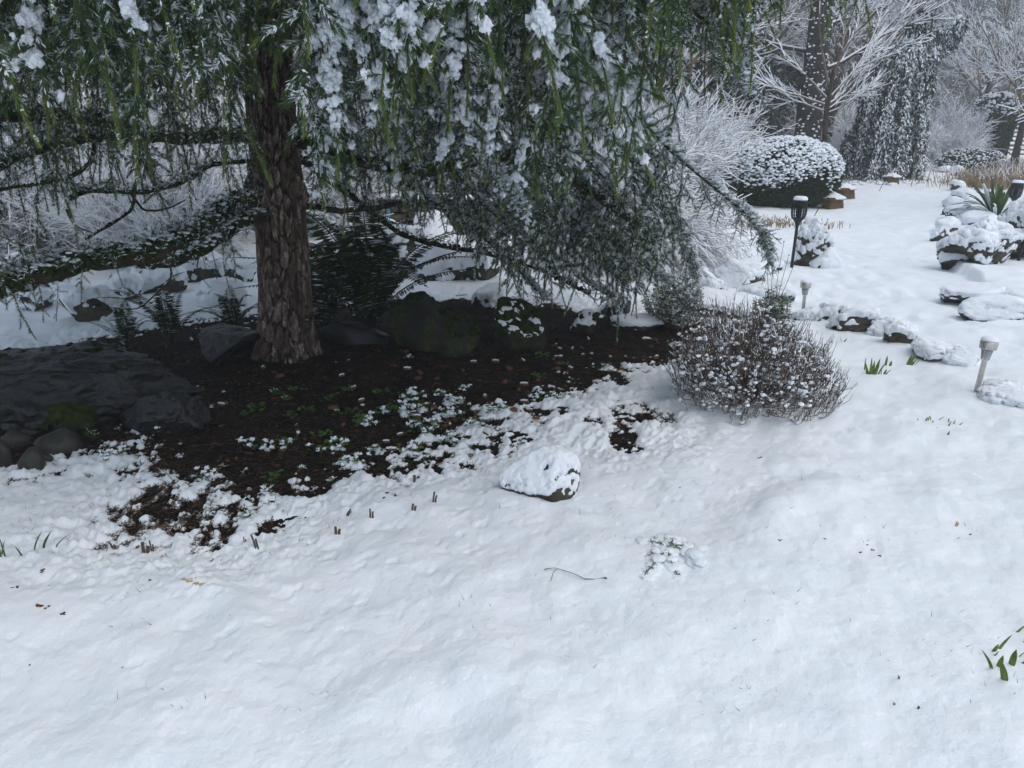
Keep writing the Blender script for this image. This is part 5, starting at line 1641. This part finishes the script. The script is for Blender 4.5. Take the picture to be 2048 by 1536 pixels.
# ------------------------------------------------------------------ border plants
x, y, z = put(2008, 452)
t = thing('strap_leaved_plant', 'strap leaved evergreen clump with snow on its blades right of the path', 'plant', (x, y + .25, z + .05))
def strap():
    r = np.random.default_rng(8)
    for k in range(70):
        a = r.uniform(0, 6.283)
        L = r.uniform(.5, .85)
        el = r.uniform(.25, 1.35)
        n = 9
        s = np.linspace(0, 1, n)
        dv = np.array([math.cos(a), math.sin(a), 0])
        sd = np.array([-math.sin(a), math.cos(a), 0])
        P = dv[None] * (L * s * math.cos(el) + .02)[:, None] + np.array([0, 0, 1.])[None] * (L * s * math.sin(el) - L * .45 * s**2.5 * math.cos(el))[:, None]
        w = .034 * np.sin(np.clip(s * .9 + .12, 0, 1) * math.pi)**.6 + .001
        fold = np.array([0, 0, -.006])
        V = np.stack([P - sd * w[:, None] - fold, P + fold, P + sd * w[:, None] - fold], 1).reshape(-1, 3)
        q = []
        for i in range(n - 1):
            for j in (0, 1):
                u = i * 3 + j
                q += [[u, u + 1, u + 4], [u, u + 4, u + 3]]
        mb = MB()
        mb.add(V, q)
        if el < .85 or r.random() < .2:
            i0, i1 = 1, n - 1
            Pm = P[i0:i1] + [0, 0, .012]
            segs(mb, Pm[:-1], Pm[1:], w[i0:i1 - 1] * .85, w[i0 + 1:i1] * .85, 6, 1)
        mb.build('leaf', [M['strap'], M['snow']], t)
strap()
def grass_clump(label, px, py, n, H, wd, seed, snow=.3):
    r = np.random.default_rng(seed)
    x, y, z = put(px, py)
    B = np.stack([r.normal(0, wd, n), r.normal(0, wd * .6, n), np.zeros(n)], 1)
    D = unit(r.normal(0, .22, (n, 3)) + [0, 0, 1])
    L = r.uniform(.5, 1, n) * H
    Mi = B + D * (L * .6)[:, None]
    E = Mi + unit(D + r.normal(0, .35, (n, 3)) * [1, 1, .2] + [0, 0, -.2]) * (L * .4)[:, None]
    mb = MB()
    segs(mb, B, Mi, .007, .006, 3)
    segs(mb, Mi, E, .006, .003, 3)
    k = r.random(n) < snow
    segs(mb, Mi[k] + [0, 0, .008], E[k] + [0, 0, .008], .009, .005, 3, 1)
    tag(mb.build('dry_grass', [M['dry'], M['snow_far']], loc=(x, y, z)), label, 'grass', None, 'stuff')
grass_clump('tan dry grass standing behind the strap leaved plant', 1985, 375, 700, .55, .6, 1)
grass_clump('tan dry grass at the right edge below the red rails', 2060, 370, 600, .7, .6, 2)
grass_clump('pale dry grass in snow in front of the clipped bush', 1540, 450, 130, .14, .30, 3, .5)
grass_clump('thin pale dry grass around the torch light', 1500, 455, 90, .14, .30, 4, .5)
grass_clump('short dead grass near the cone shaped rock', 1650, 455, 45, .12, .2, 5, .4)
x, y = gp(1870, 362)
n = 260
mb = MB()
B = np.stack([rng.uniform(-3.2, 1.6, n), rng.normal(0, .35, n), np.zeros(n)], 1)
segs(mb, B, B + unit(rng.normal(0, .6, (n, 3)) + [0, 0, 1]) * rng.uniform(.05, .18, (n, 1)), .008, .004, 3)
blobs(mb, B[::3] + [0, 0, .03], rng.uniform(.03, .09, (len(B[::3]), 1)) * [1.4, 1, .5], 1, 1)
tag(mb.build('edge_plants', [M['twig_grey'], M['snow_far']], loc=(x, y - 1.0, float(snow_z([x], [y - 1])[0]))), 'frosted stubble at the foot of the evergreen figure', 'grass', None, 'stuff')

# ------------------------------------------------------------------ shoots
def shoots(label, px, py, spec, seed, group=None, matl='shoot'):
    r = np.random.default_rng(seed)
    x, y, z = put(px, py)
    t = thing('bulb_shoots', label, 'bulb shoots', (x, y, z - .008), 0, group)
    m = mz(x, y, z)
    for dx, dy, h_, lean, w in spec:
        n = 6
        s = np.linspace(0, 1, n)
        H = h_ * m
        P = np.stack([dx * m + lean * H * s**1.4, np.full(n, -dy * m * 1.6), H * s], 1)
        ww = w * m * .5 * (1 - s**2.2) * (.75 + .5 * s) + .0004
        a = r.normal(0, .4)
        sd = np.array([math.cos(a), math.sin(a), 0])
        nn = np.array([-math.sin(a), math.cos(a), 0])
        V = np.stack([P - sd * ww[:, None], P - nn * .3 * ww[:, None], P + sd * ww[:, None], P + nn * .3 * ww[:, None]], 1).reshape(-1, 3)
        q = []
        for i in range(n - 1):
            for j in range(4):
                u, u2 = i * 4 + j, i * 4 + (j + 1) % 4
                q += [[u, u2, u2 + 4], [u, u2 + 4, u + 4]]
        mb = MB()
        mb.add(V, q)
        mb.build('blade', M[matl], t)
shoots('clump of stout bright green bulb shoots just right of the twiggy bush', 1745, 748, [(-10, 0, 24, -.25, 6), (-5, 1, 36, -.05, 7), (0, 0, 30, 0, 7), (5, 0, 34, .15, 7), (11, 0, 28, .45, 6), (3, 2, 20, .3, 6), (-8, 2, 18, -.5, 5)], 1)
shoots('single thin green spike left of the stout green clump', 1729, 740, [(0, 0, 28, -.05, 3)], 2)
shoots('low three pointed green shoot right of the stout clump', 1765, 748, [(-2, 0, 15, -.1, 5), (3, 0, 12, .3, 5), (6, 0, 12, .8, 4)], 3)
shoots('small pair of green shoots behind the stout clump', 1774, 731, [(-3, 0, 22, .05, 5), (6, 0, 12, .1, 6)], 4)
shoots('upright green shoots beside a thin grey blade left of the steel light', 1818, 730, [(-3, 0, 24, .25, 6), (2, 0, 26, .3, 6), (5, 0, 14, .6, 5), (11, 0, 22, .7, 2)], 5)
shoots('little dark green shoots at the right edge of the twiggy bush', 1680, 684, [(-16, 0, 8, .0, 5), (3, 0, 13, -.3, 2), (7, 0, 10, .6, 3)], 6)
shoots('tiny bulb tips scattered in a ring through the snow below the steel light', 1880, 850, [(-30, -12, 9, -.4, 3), (-14, -15, 10, .2, 4), (-9, -16, 11, .1, 3), (-2, -18, 10, -.3, 2), (-6, -8, 7, -.2, 3), (16, -20, 8, 1.2, 2), (28, -14, 8, 0, 3), (36, -12, 9, .5, 3),
        (30, -6, 6, .6, 3), (36, -1, 8, .9, 3), (-36, -4, 4, .3, 3), (14, 2, 12, .35, 4), (-12, 10, 5, -.4, 3), (-34, 12, 3, 0, 3), (-16, 34, 14, .2, 5), (2, 4, 3, .2, 3)], 7)
shoots('cluster of curved green blades half under snow at the lower right edge', 2010, 1345, [(-10, 10, 42, -.35, 12), (-14, -6, 40, -.6, 6), (-2, -8, 26, .1, 9), (10, -30, 20, .3, 8), (22, -12, 32, .05, 11), (24, -35, 32, .5, 7), (40, -14, 14, 1.6, 8), (48, -26, 22, 1.4, 7), (6, -24, 14, .4, 9)], 8)
shoots('short green blades at the very right edge above the curved cluster', 2052, 1285, [(-2, 0, 20, .9, 10), (4, -18, 22, .9, 8)], 9)
shoots('grassy green blades at the far left edge of the foreground snow', 20, 1110, [(-14, 0, 34, .35, 4), (-4, 4, 44, -.05, 5), (28, -14, 38, .55, 4), (40, -18, 34, .6, 5), (60, -20, 26, 1.1, 3), (-6, 10, 26, .2, 4), (20, 0, 22, -.4, 3)], 10, matl='strap')

# ------------------------------------------------------------------ foreground bits
def stub(label, px, py, h_, w, lean, seed, matl='twig_brown'):
    x, y, z = put(px, py)
    m = mz(x, y, z)
    mb = MB()
    r = np.random.default_rng(seed)
    for q in range(2):
        H = h_ * m * (1 - .35 * q)
        P = np.array([[q * w * m * .9, 0, -.02], [q * w * m * .8 + lean * H * .5, 0, H * .5], [q * w * m + lean * H, 0, H]])
        poly(mb, P, w * m * .33, 7, wob=.3, seed=seed)
    tag(mb.build('cut_stem', M[matl], loc=(x, y, z)), label, 'cut stem', 'cut stems poking through the snow')
for i, (lab, px, py, h_, w, ln) in enumerate([('thick ragged cut stem with a split top at the lower left', 288, 1108, 22, 9, 0), ('slim upright cut stem right of the ragged one', 304, 1104, 22, 4, -.05),
                                              ('stubby cut stem tip left of the ragged one', 226, 1096, 10, 5, -.4), ('pair of leaning dark stems near the end of the mulch tongue', 512, 1094, 24, 5, -.25),
                                              ('small dark stem below the mulch tongue', 489, 1088, 14, 3, 0), ('short cut stem alone in mid snow', 672, 1068, 14, 7, 0),
                                              ('slanting twiglet stem by the snow edge', 690, 1032, 14, 4, .8), ('upright nub of stem left of the capped stone', 741, 1034, 16, 5, 0),
                                              ('brown curled stem with a thin leg', 866, 1004, 20, 5, .15), ('small curled leafy stem below the mulch edge', 824, 1020, 12, 6, .2),
                                              ('thin dark stem at the end of the snow tongue', 540, 1048, 16, 3, .4), ('square cut stem near the mulch edge', 829, 958, 7, 8, 0),
                                              ('tiny black stem in the lower right snow', 1797, 1358, 7, 2, -.2), ('second tiny black stem in the lower right snow', 1788, 1410, 5, 2, -.3),
                                              ('third tiny black stem in the lower right snow', 1834, 1418, 6, 2.5, .3), ('straw coloured stem tip in the right snow', 1910, 1052, 9, 4, .3)]):
    stub(lab, px, py, h_, w, ln, i, 'straw' if 'straw' in lab else 'twig_brown')
P = catmull([(*gp(px, py, .0), 0) for px, py in [(1088, 1166), (1112, 1166), (1150, 1178), (1168, 1184), (1185, 1183), (1200, 1182), (1212, 1186)]], 6)
P[:, 2] = snow_z(P[:, 0], P[:, 1]) + .006 + .006 * np.sin(np.linspace(0, 6, len(P)))
o0 = P[0].copy()
mb = MB(); poly(mb, P - o0, np.linspace(.0016, .0028, len(P)), 6)
Q = catmull([(*gp(px, py), 0) for px, py in [(1114, 1165), (1106, 1172), (1101, 1190)]], 5)
Q[:, 2] = snow_z(Q[:, 0], Q[:, 1]) + .005
poly(mb, Q - o0, .001, 4)
tw = mb.build('fallen_twig', M['twig_brown'], loc=o0)
tag(tw, 'thin kinked brown twig lying on the open snow below the capped stone', 'twig')
mb = MB(); segs(mb, P[2:-4] - o0 + [0, 0, .0022], P[3:-3] - o0 + [0, 0, .0022], .002, .002, 4); mb.build('snow_strip', M['snow'], tw)
# buried feathery plant
x, y, z = put(1330, 1150)
bp = thing('buried_plant', 'feathery plant almost buried in snow right of the fallen twig', 'plant', (0, 0, 0))
for q in range(8):
    a_ = q * 2.4 + .4
    L_ = rng.uniform(35, 85)
    cx, cy = 1335, 1125
    K = catmull([(*gp(cx + math.cos(a_) * L_ * f_ + 6 * math.sin(f_ * 4 + q), cy + math.sin(a_) * L_ * .8 * f_ + 10 * f_ * f_), 0) for f_ in (.15, .45, .75, 1)], 5)
    zz_ = snow_z(K[:, 0], K[:, 1]) + np.linspace(.012, .004, len(K)) 
    K[:, 2] = zz_
    K = K[::2]
    mb = MB()
    segs(mb, K[:-1], K[1:], .002, .002, 4, 0)
    B = np.repeat(K, 10, 0)
    D = unit(rng.normal(size=(len(B), 3)) * [1, 1, .4] + [0, 0, -.1])
    kites(mb, B, B + D * .015, .003, 0, .5, quad=True)
    blobs(mb, K + rng.normal(0, .006, K.shape) - [0, 0, .010], rng.uniform(.010, .024, (len(K), 1)) * [1.5, 1.5, .45], 3, 1, .5, .3, 3 + q)
    mb.build('stem', [M['sage'], M['snow_ground']], bp, smooth=True)

# cones on the mulch
def cone_mesh():
    r = np.random.default_rng(2)
    mb = MB()
    poly(mb, [(-.022, 0, 0), (-.012, 0, 0), (.012, 0, 0), (.024, 0, 0)], [.003, .008, .0085, .003], 8, 0)
    for k in range(60):
        x_ = -.02 + .042 * k / 60
        a = k * 2.4
        rr = .0085 * math.sqrt(max(.1, 1 - (x_ / .026)**2))
        b = np.array([[x_, math.cos(a) * rr, math.sin(a) * rr]])
        kites(mb, b, b + np.array([[.004, math.cos(a) * .005, math.sin(a) * .005]]), .006, 0, quad=True)
    m = MB(); m.v, m.f, m.m, m.t, m.n = list(mb.v), list(mb.f), list(mb.m), list(mb.t), mb.n
    blobs(m, [[-.01, 0, .008], [.003, 0, .009], [.013, 0, .0075]], np.array([[.010, .007, .0045]] * 3), 2, 1, .5, .4, 3)
    return mb.mesh('cone', [M['cone'], M['snow']]), m.mesh('cone_snowy', [M['cone'], M['snow']])
c_b, c_s = cone_mesh()
r = np.random.default_rng(14)
cnt = 0
while cnt < 90:
    px, py = r.uniform(380, 1400), r.uniform(640, 930)
    if r.random() < .5: px, py = r.uniform(800, 1400), r.uniform(650, 860)
    x, y = gp(px, py)
    sd = float(pip_sd(np.array([x]), np.array([y]), BARE)[0])
    if sd > .04 or np.hypot(x - TX, y - TY) < .3: continue
    snowy = r.random() < .65
    o = bpy.data.objects.new('fallen_cone', c_s if snowy else c_b)
    C.objects.link(o)
    o.location = (x, y, float(top_z([x], [y])[0]) + .006)
    s = r.uniform(.7, 1.25)
    o.scale = (s, s, s)
    o.rotation_euler = (r.normal(0, .15), r.normal(0, .15), r.uniform(0, 6.28))
    tag(o, 'small brown cone topped with snow lying on the mulch' if snowy else 'small bare reddish brown cone lying on the mulch', 'cone', 'snowy fallen cones on the mulch' if snowy else 'bare fallen cones on the mulch')
    cnt += 1
# weeds: clover-like clumps, some snowy; grassy tufts
def weed_mesh(seed, snow, n=24, sp=.032):
    r = np.random.default_rng(seed)
    mb = MB()
    for k in range(n):
        c = np.array([r.normal(0, sp), r.normal(0, sp * .9), r.uniform(.008, .03)])
        segs(mb, [c * [.6, .6, 0]], [c], .0007, .0006, 3, 0)
        rad = r.uniform(.004, .009)
        tl = r.normal(0, .3, 2)
        for q in range(3):
            a0 = q * 2.094 + r.uniform(0, 1)
            cc = c + np.array([math.cos(a0), math.sin(a0), 0]) * rad * .9
            a = np.arange(6) * math.pi / 3
            V = np.stack([cc[0] + rad * np.cos(a) * .9, cc[1] + rad * np.sin(a) * .9, cc[2] + rad * (tl[0] * np.cos(a) + tl[1] * np.sin(a))], 1)
            mb.add(np.vstack([cc[None], V]), [[0, 1 + i, 1 + (i + 1) % 6] for i in range(6)], 0)
        if r.random() < snow:
            blobs(mb, [c + [0, 0, .005]] * 1, np.array([[rad * r.uniform(.9, 1.5), rad * r.uniform(.9, 1.4), rad * .85]]), 2, 1, .5, .8, seed * 31 + k, 2.5)
            q5 = c + r.normal(0, rad * 1.3, (7, 3)) * [1, 1, .25] + [0, 0, .004]
            blobs(mb, q5, r.uniform(.0015, .0042, 7), 1, 1, .5, .7, seed * 37 + k)
    return mb.mesh('weed', [M['leaf'], M['snow']], smooth=False)
def tuft_mesh(seed, snow, n=46):
    r = np.random.default_rng(seed)
    mb = MB()
    a = r.uniform(0, 6.283, n)
    el = r.uniform(.2, 1.3, n)
    L = r.uniform(.02, .055, n)
    D = np.stack([np.cos(a) * np.cos(el), np.sin(a) * np.cos(el), np.sin(el)], 1)
    B = r.normal(0, .008, (n, 3)) * [1, 1, 0]
    Mi = B + D * (L * .55)[:, None]
    E = Mi + unit(D + [0, 0, -.5]) * (L * .45)[:, None]
    kites(mb, B, E, .0028, 0, .5)
    kites(mb, Mi, E, .0022, 0, .5)
    k = r.random(n) < snow
    segs(mb, Mi[k] + [0, 0, .0012], E[k] + [0, 0, .0012], .0017, .0009, 3, 1)
    nb = int(n * snow * .5)
    i = r.integers(0, n, nb)
    blobs(mb, Mi[i] + [0, 0, .003], r.uniform(.003, .008, nb), 1, 1, .5, .4, seed)
    return mb.mesh('tuft', [M['leaf'], M['snow']])
WM = [weed_mesh(1, .0), weed_mesh(2, .0), weed_mesh(3, .45, 14), weed_mesh(4, .55, 14), weed_mesh(5, .5, 18, .045)]
TM = [tuft_mesh(1, .05), tuft_mesh(2, .35), tuft_mesh(3, .45)]
def weed(px, py, me, s, label, cat, name, group):
    x, y = gp(px, py)
    o = bpy.data.objects.new(name, me)
    C.objects.link(o)
    o.location = (x, y, float(top_z([x], [y])[0]))
    o.scale = (s, s, s)
    o.rotation_euler = (0, 0, r.uniform(0, 6.28))
    tag(o, label, cat, group)
for px, py, s in [(820, 805, 1.3), (850, 820, 1), (810, 830, 1.2), (760, 835, 1), (740, 855, 1.1), (830, 850, 1.3), (870, 845, 1), (905, 805, 1), (905, 830, 1), (945, 860, 1.2), (960, 850, 1), (680, 895, 1.2), (750, 903, 1.0),
                  (850, 870, 1.1), (900, 880, 1.1), (820, 900, 1.1), (535, 905, .9), (570, 895, 1), (500, 900, 1), (640, 905, .8), (1110, 800, .9), (1080, 790, .8), (1210, 735, .8), (985, 830, 1), (1000, 815, .9), (330, 850, 1), (300, 870, 1),
                  (350, 830, .8), (400, 800, .6), (420, 960, 1), (230, 925, 1), (880, 790, .8), (1070, 800, .8), (930, 780, .7), (700, 925, 1)]:
    weed(px, py, WM[2 + int(r.integers(0, 3))], s, 'clump of small round leaved weeds crusted with snow on the mulch edge', 'weed', 'snowy_weed', 'snow crusted weeds on the mulch')
for px, py, s in [(690, 840, 1.2), (720, 855, 1), (660, 815, 1), (770, 800, 1), (620, 835, .9), (1090, 710, 1), (1080, 750, .8), (520, 830, .9), (510, 840, 1), (600, 800, .8), (545, 960, 1), (730, 850, 1), (780, 830, 1), (820, 800, .8), (640, 880, .9),
                  (580, 845, .9), (1130, 725, .7), (700, 800, .9)]:
    weed(px, py, WM[int(r.integers(0, 2))], s, 'clump of bare green round leaved weeds on the dark mulch', 'weed', 'green_weed', 'bare green weeds on the mulch')
for px, py, s, k in [(555, 805, 1.3, 0), (575, 815, 1.0, 0), (230, 815, 1.3, 0), (245, 822, 1.1, 0), (200, 805, 1, 0), (180, 875, .9, 0), (190, 880, .8, 0), (820, 735, .7, 2)]:
    weed(px, py, TM[k], s, 'tuft of fine green grass on the dark mulch' if k == 0 else 'pale frosted tuft in front of the boulders', 'grass tuft', 'grass_tuft', 'green grass tufts on the mulch' if k == 0 else None)
for px, py, s in [(535, 995, 1.1), (410, 1040, .9), (215, 930, .9), (280, 935, .9), (500, 1050, .9), (250, 945, .9), (600, 940, .7), (660, 960, .7), (330, 960, .8), (180, 960, .8)]:
    weed(px, py, TM[1 + int(r.integers(0, 2))], s, 'grass tuft weighed down with snow along the ragged snow edge', 'grass tuft', 'snowy_tuft', 'snowy grass tufts along the snow edge')
# litter
n = 26000
px, py = r.uniform(-200, 1420, n), r.uniform(600, 1090, n)
xs, ys = gp(px, py, 0)
sd = np.minimum(pip_sd(xs, ys, BARE), pip_sd(xs, ys, BARE2))
k = sd < .06
xs, ys = xs[k], ys[k]
zs = soil_z(xs, ys) + r.uniform(.0005, .006, len(xs))
B = np.stack([xs, ys, zs], 1)
a = r.uniform(0, 6.283, len(xs))
D = np.stack([np.cos(a), np.sin(a), r.normal(0, .12, len(xs))], 1)
mb = MB()
segs(mb, B, B + D * r.uniform(.012, .04, (len(xs), 1)), .0010, .0007, 3, 0)
i = r.permutation(len(xs))[:900]
kites(mb, B[i] + [0, 0, .002], B[i] + D[i] * r.uniform(.015, .045, (900, 1)) + [0, 0, .006], r.uniform(.008, .018, 900), 1, .5, quad=True)
i = r.permutation(len(xs))[:1500]
blobs(mb, B[i], r.uniform(.003, .012, 1500), 1, 2, .5, .5, 5)
i = r.permutation(len(xs))[:60]
segs(mb, B[i], B[i] + D[i] * r.uniform(.06, .2, (60, 1)) + [0, 0, .006], .002, .0014, 4, 0)
tag(mb.build('needle_litter', [M['twig_bark'], M['litter'], M['soil']]), 'fallen brown needles, leaf scraps and crumbs covering the dark mulch', 'litter', None, 'stuff')
# small grass blades poking out of the snow
n = 1500
px, py = np.concatenate([r.uniform(0, 700, 600), r.uniform(0, 2048, 900)]), np.concatenate([r.uniform(930, 1160, 600), r.uniform(830, 1450, 900)])
xs, ys = gp(px, py, 0)
cl = fbm2(np.asarray(xs) * 4, np.asarray(ys) * 4, 91, 3) + r.normal(0, .1, n)
sd = pip_sd(xs, ys, BARE)
k = ((cl > .10) | ((r.random(n) < .22) & (py < 1150) & (px < 700))) & (sd > .01)
xs, ys = xs[k], ys[k]
B = np.stack([xs, ys, snow_z(xs, ys) - .004], 1)
D = unit(np.stack([r.normal(0, .8, len(xs)), r.normal(0, .8, len(xs)), np.ones(len(xs))], 1))
mb = MB()
kites(mb, B, B + D * r.uniform(.012, .038, (len(xs), 1)), r.uniform(.0014, .0032, len(xs)), r.integers(0, 1) if False else 0, .5)
tag(mb.build('grass_blades', M['strap']), 'scattered grass tips poking through the foreground snow', 'grass', None, 'stuff')
mb = MB()
K = np.array([[*gp(px, py), 0] for px, py in zip(np.linspace(375, 412, 26) + r.normal(0, 3, 26), np.linspace(1198, 1208, 26) + r.normal(0, 2.5, 26))])
K[:, 2] = snow_z(K[:, 0], K[:, 1]) + .001
blobs(mb, K, r.uniform(.002, .006, (26, 1)) * [1.3, 1, .6], 1, 0, .5, .5, 4)
o = mb.build('straw_crumbs', M['straw'])
tag(o, 'patch of pale straw crumbs on the snow ridge at the lower left', 'straw', None, 'stuff')
# dark debris bits in the left foreground snow
mb = MB()
for px, py, w in [(80, 1210, 9), (96, 1214, 6), (128, 1226, 6), (85, 1140, 7), (30, 1175, 6), (95, 1172, 4), (355, 1135, 5), (200, 1105, 5), (300, 1160, 4), (245, 1335, 3), (60, 1330, 3), (460, 1230, 2), (790, 990, 5), (775, 985, 5), (768, 995, 5),
                  (1735, 1090, 4), (1760, 1112, 5), (1720, 1105, 4), (1745, 1100, 4), (1560, 1080, 4), (1650, 1078, 3), (1520, 915, 4), (1360, 975, 3), (1280, 830, 8), (1070, 838, 12), (1085, 834, 9), (1940, 1068, 4)]:
    x, y, z = put(px, py)
    m = mpp(y)
    nn = 5
    blobs(mb, np.array([[x, y, z]]) + r.normal(0, w * m * .4, (nn, 3)) * [1, 1.2, .2], r.uniform(.3, .6, (nn, 1)) * w * m * [1.2, 1, .45], 1, 0, .5, .6, int(px))
tag(mb.build('dark_debris', M['litter']), 'dark leaf scraps showing through holes in the snow', 'leaf litter', None, 'stuff')
# ------------------------------------------------------------------ haze
mb = MB()
box(mb, (0, 60, 44.0), (470, 520, 46.0))
hz = mb.build('haze', [])
hz['kind'] = 'stuff'
hm = bpy.data.materials.new('haze')
hm.use_nodes = True
hm.node_tree.nodes.clear()
ho = hm.node_tree.nodes.new('ShaderNodeOutputMaterial')
hv = hm.node_tree.nodes.new('ShaderNodeVolumePrincipled')
hv.inputs['Color'].default_value = (.93, .96, 1.0, 1)
hv.inputs['Density'].default_value = .0030
hm.node_tree.links.new(hv.outputs[0], ho.inputs['Volume'])
hz.data.materials.append(hm)
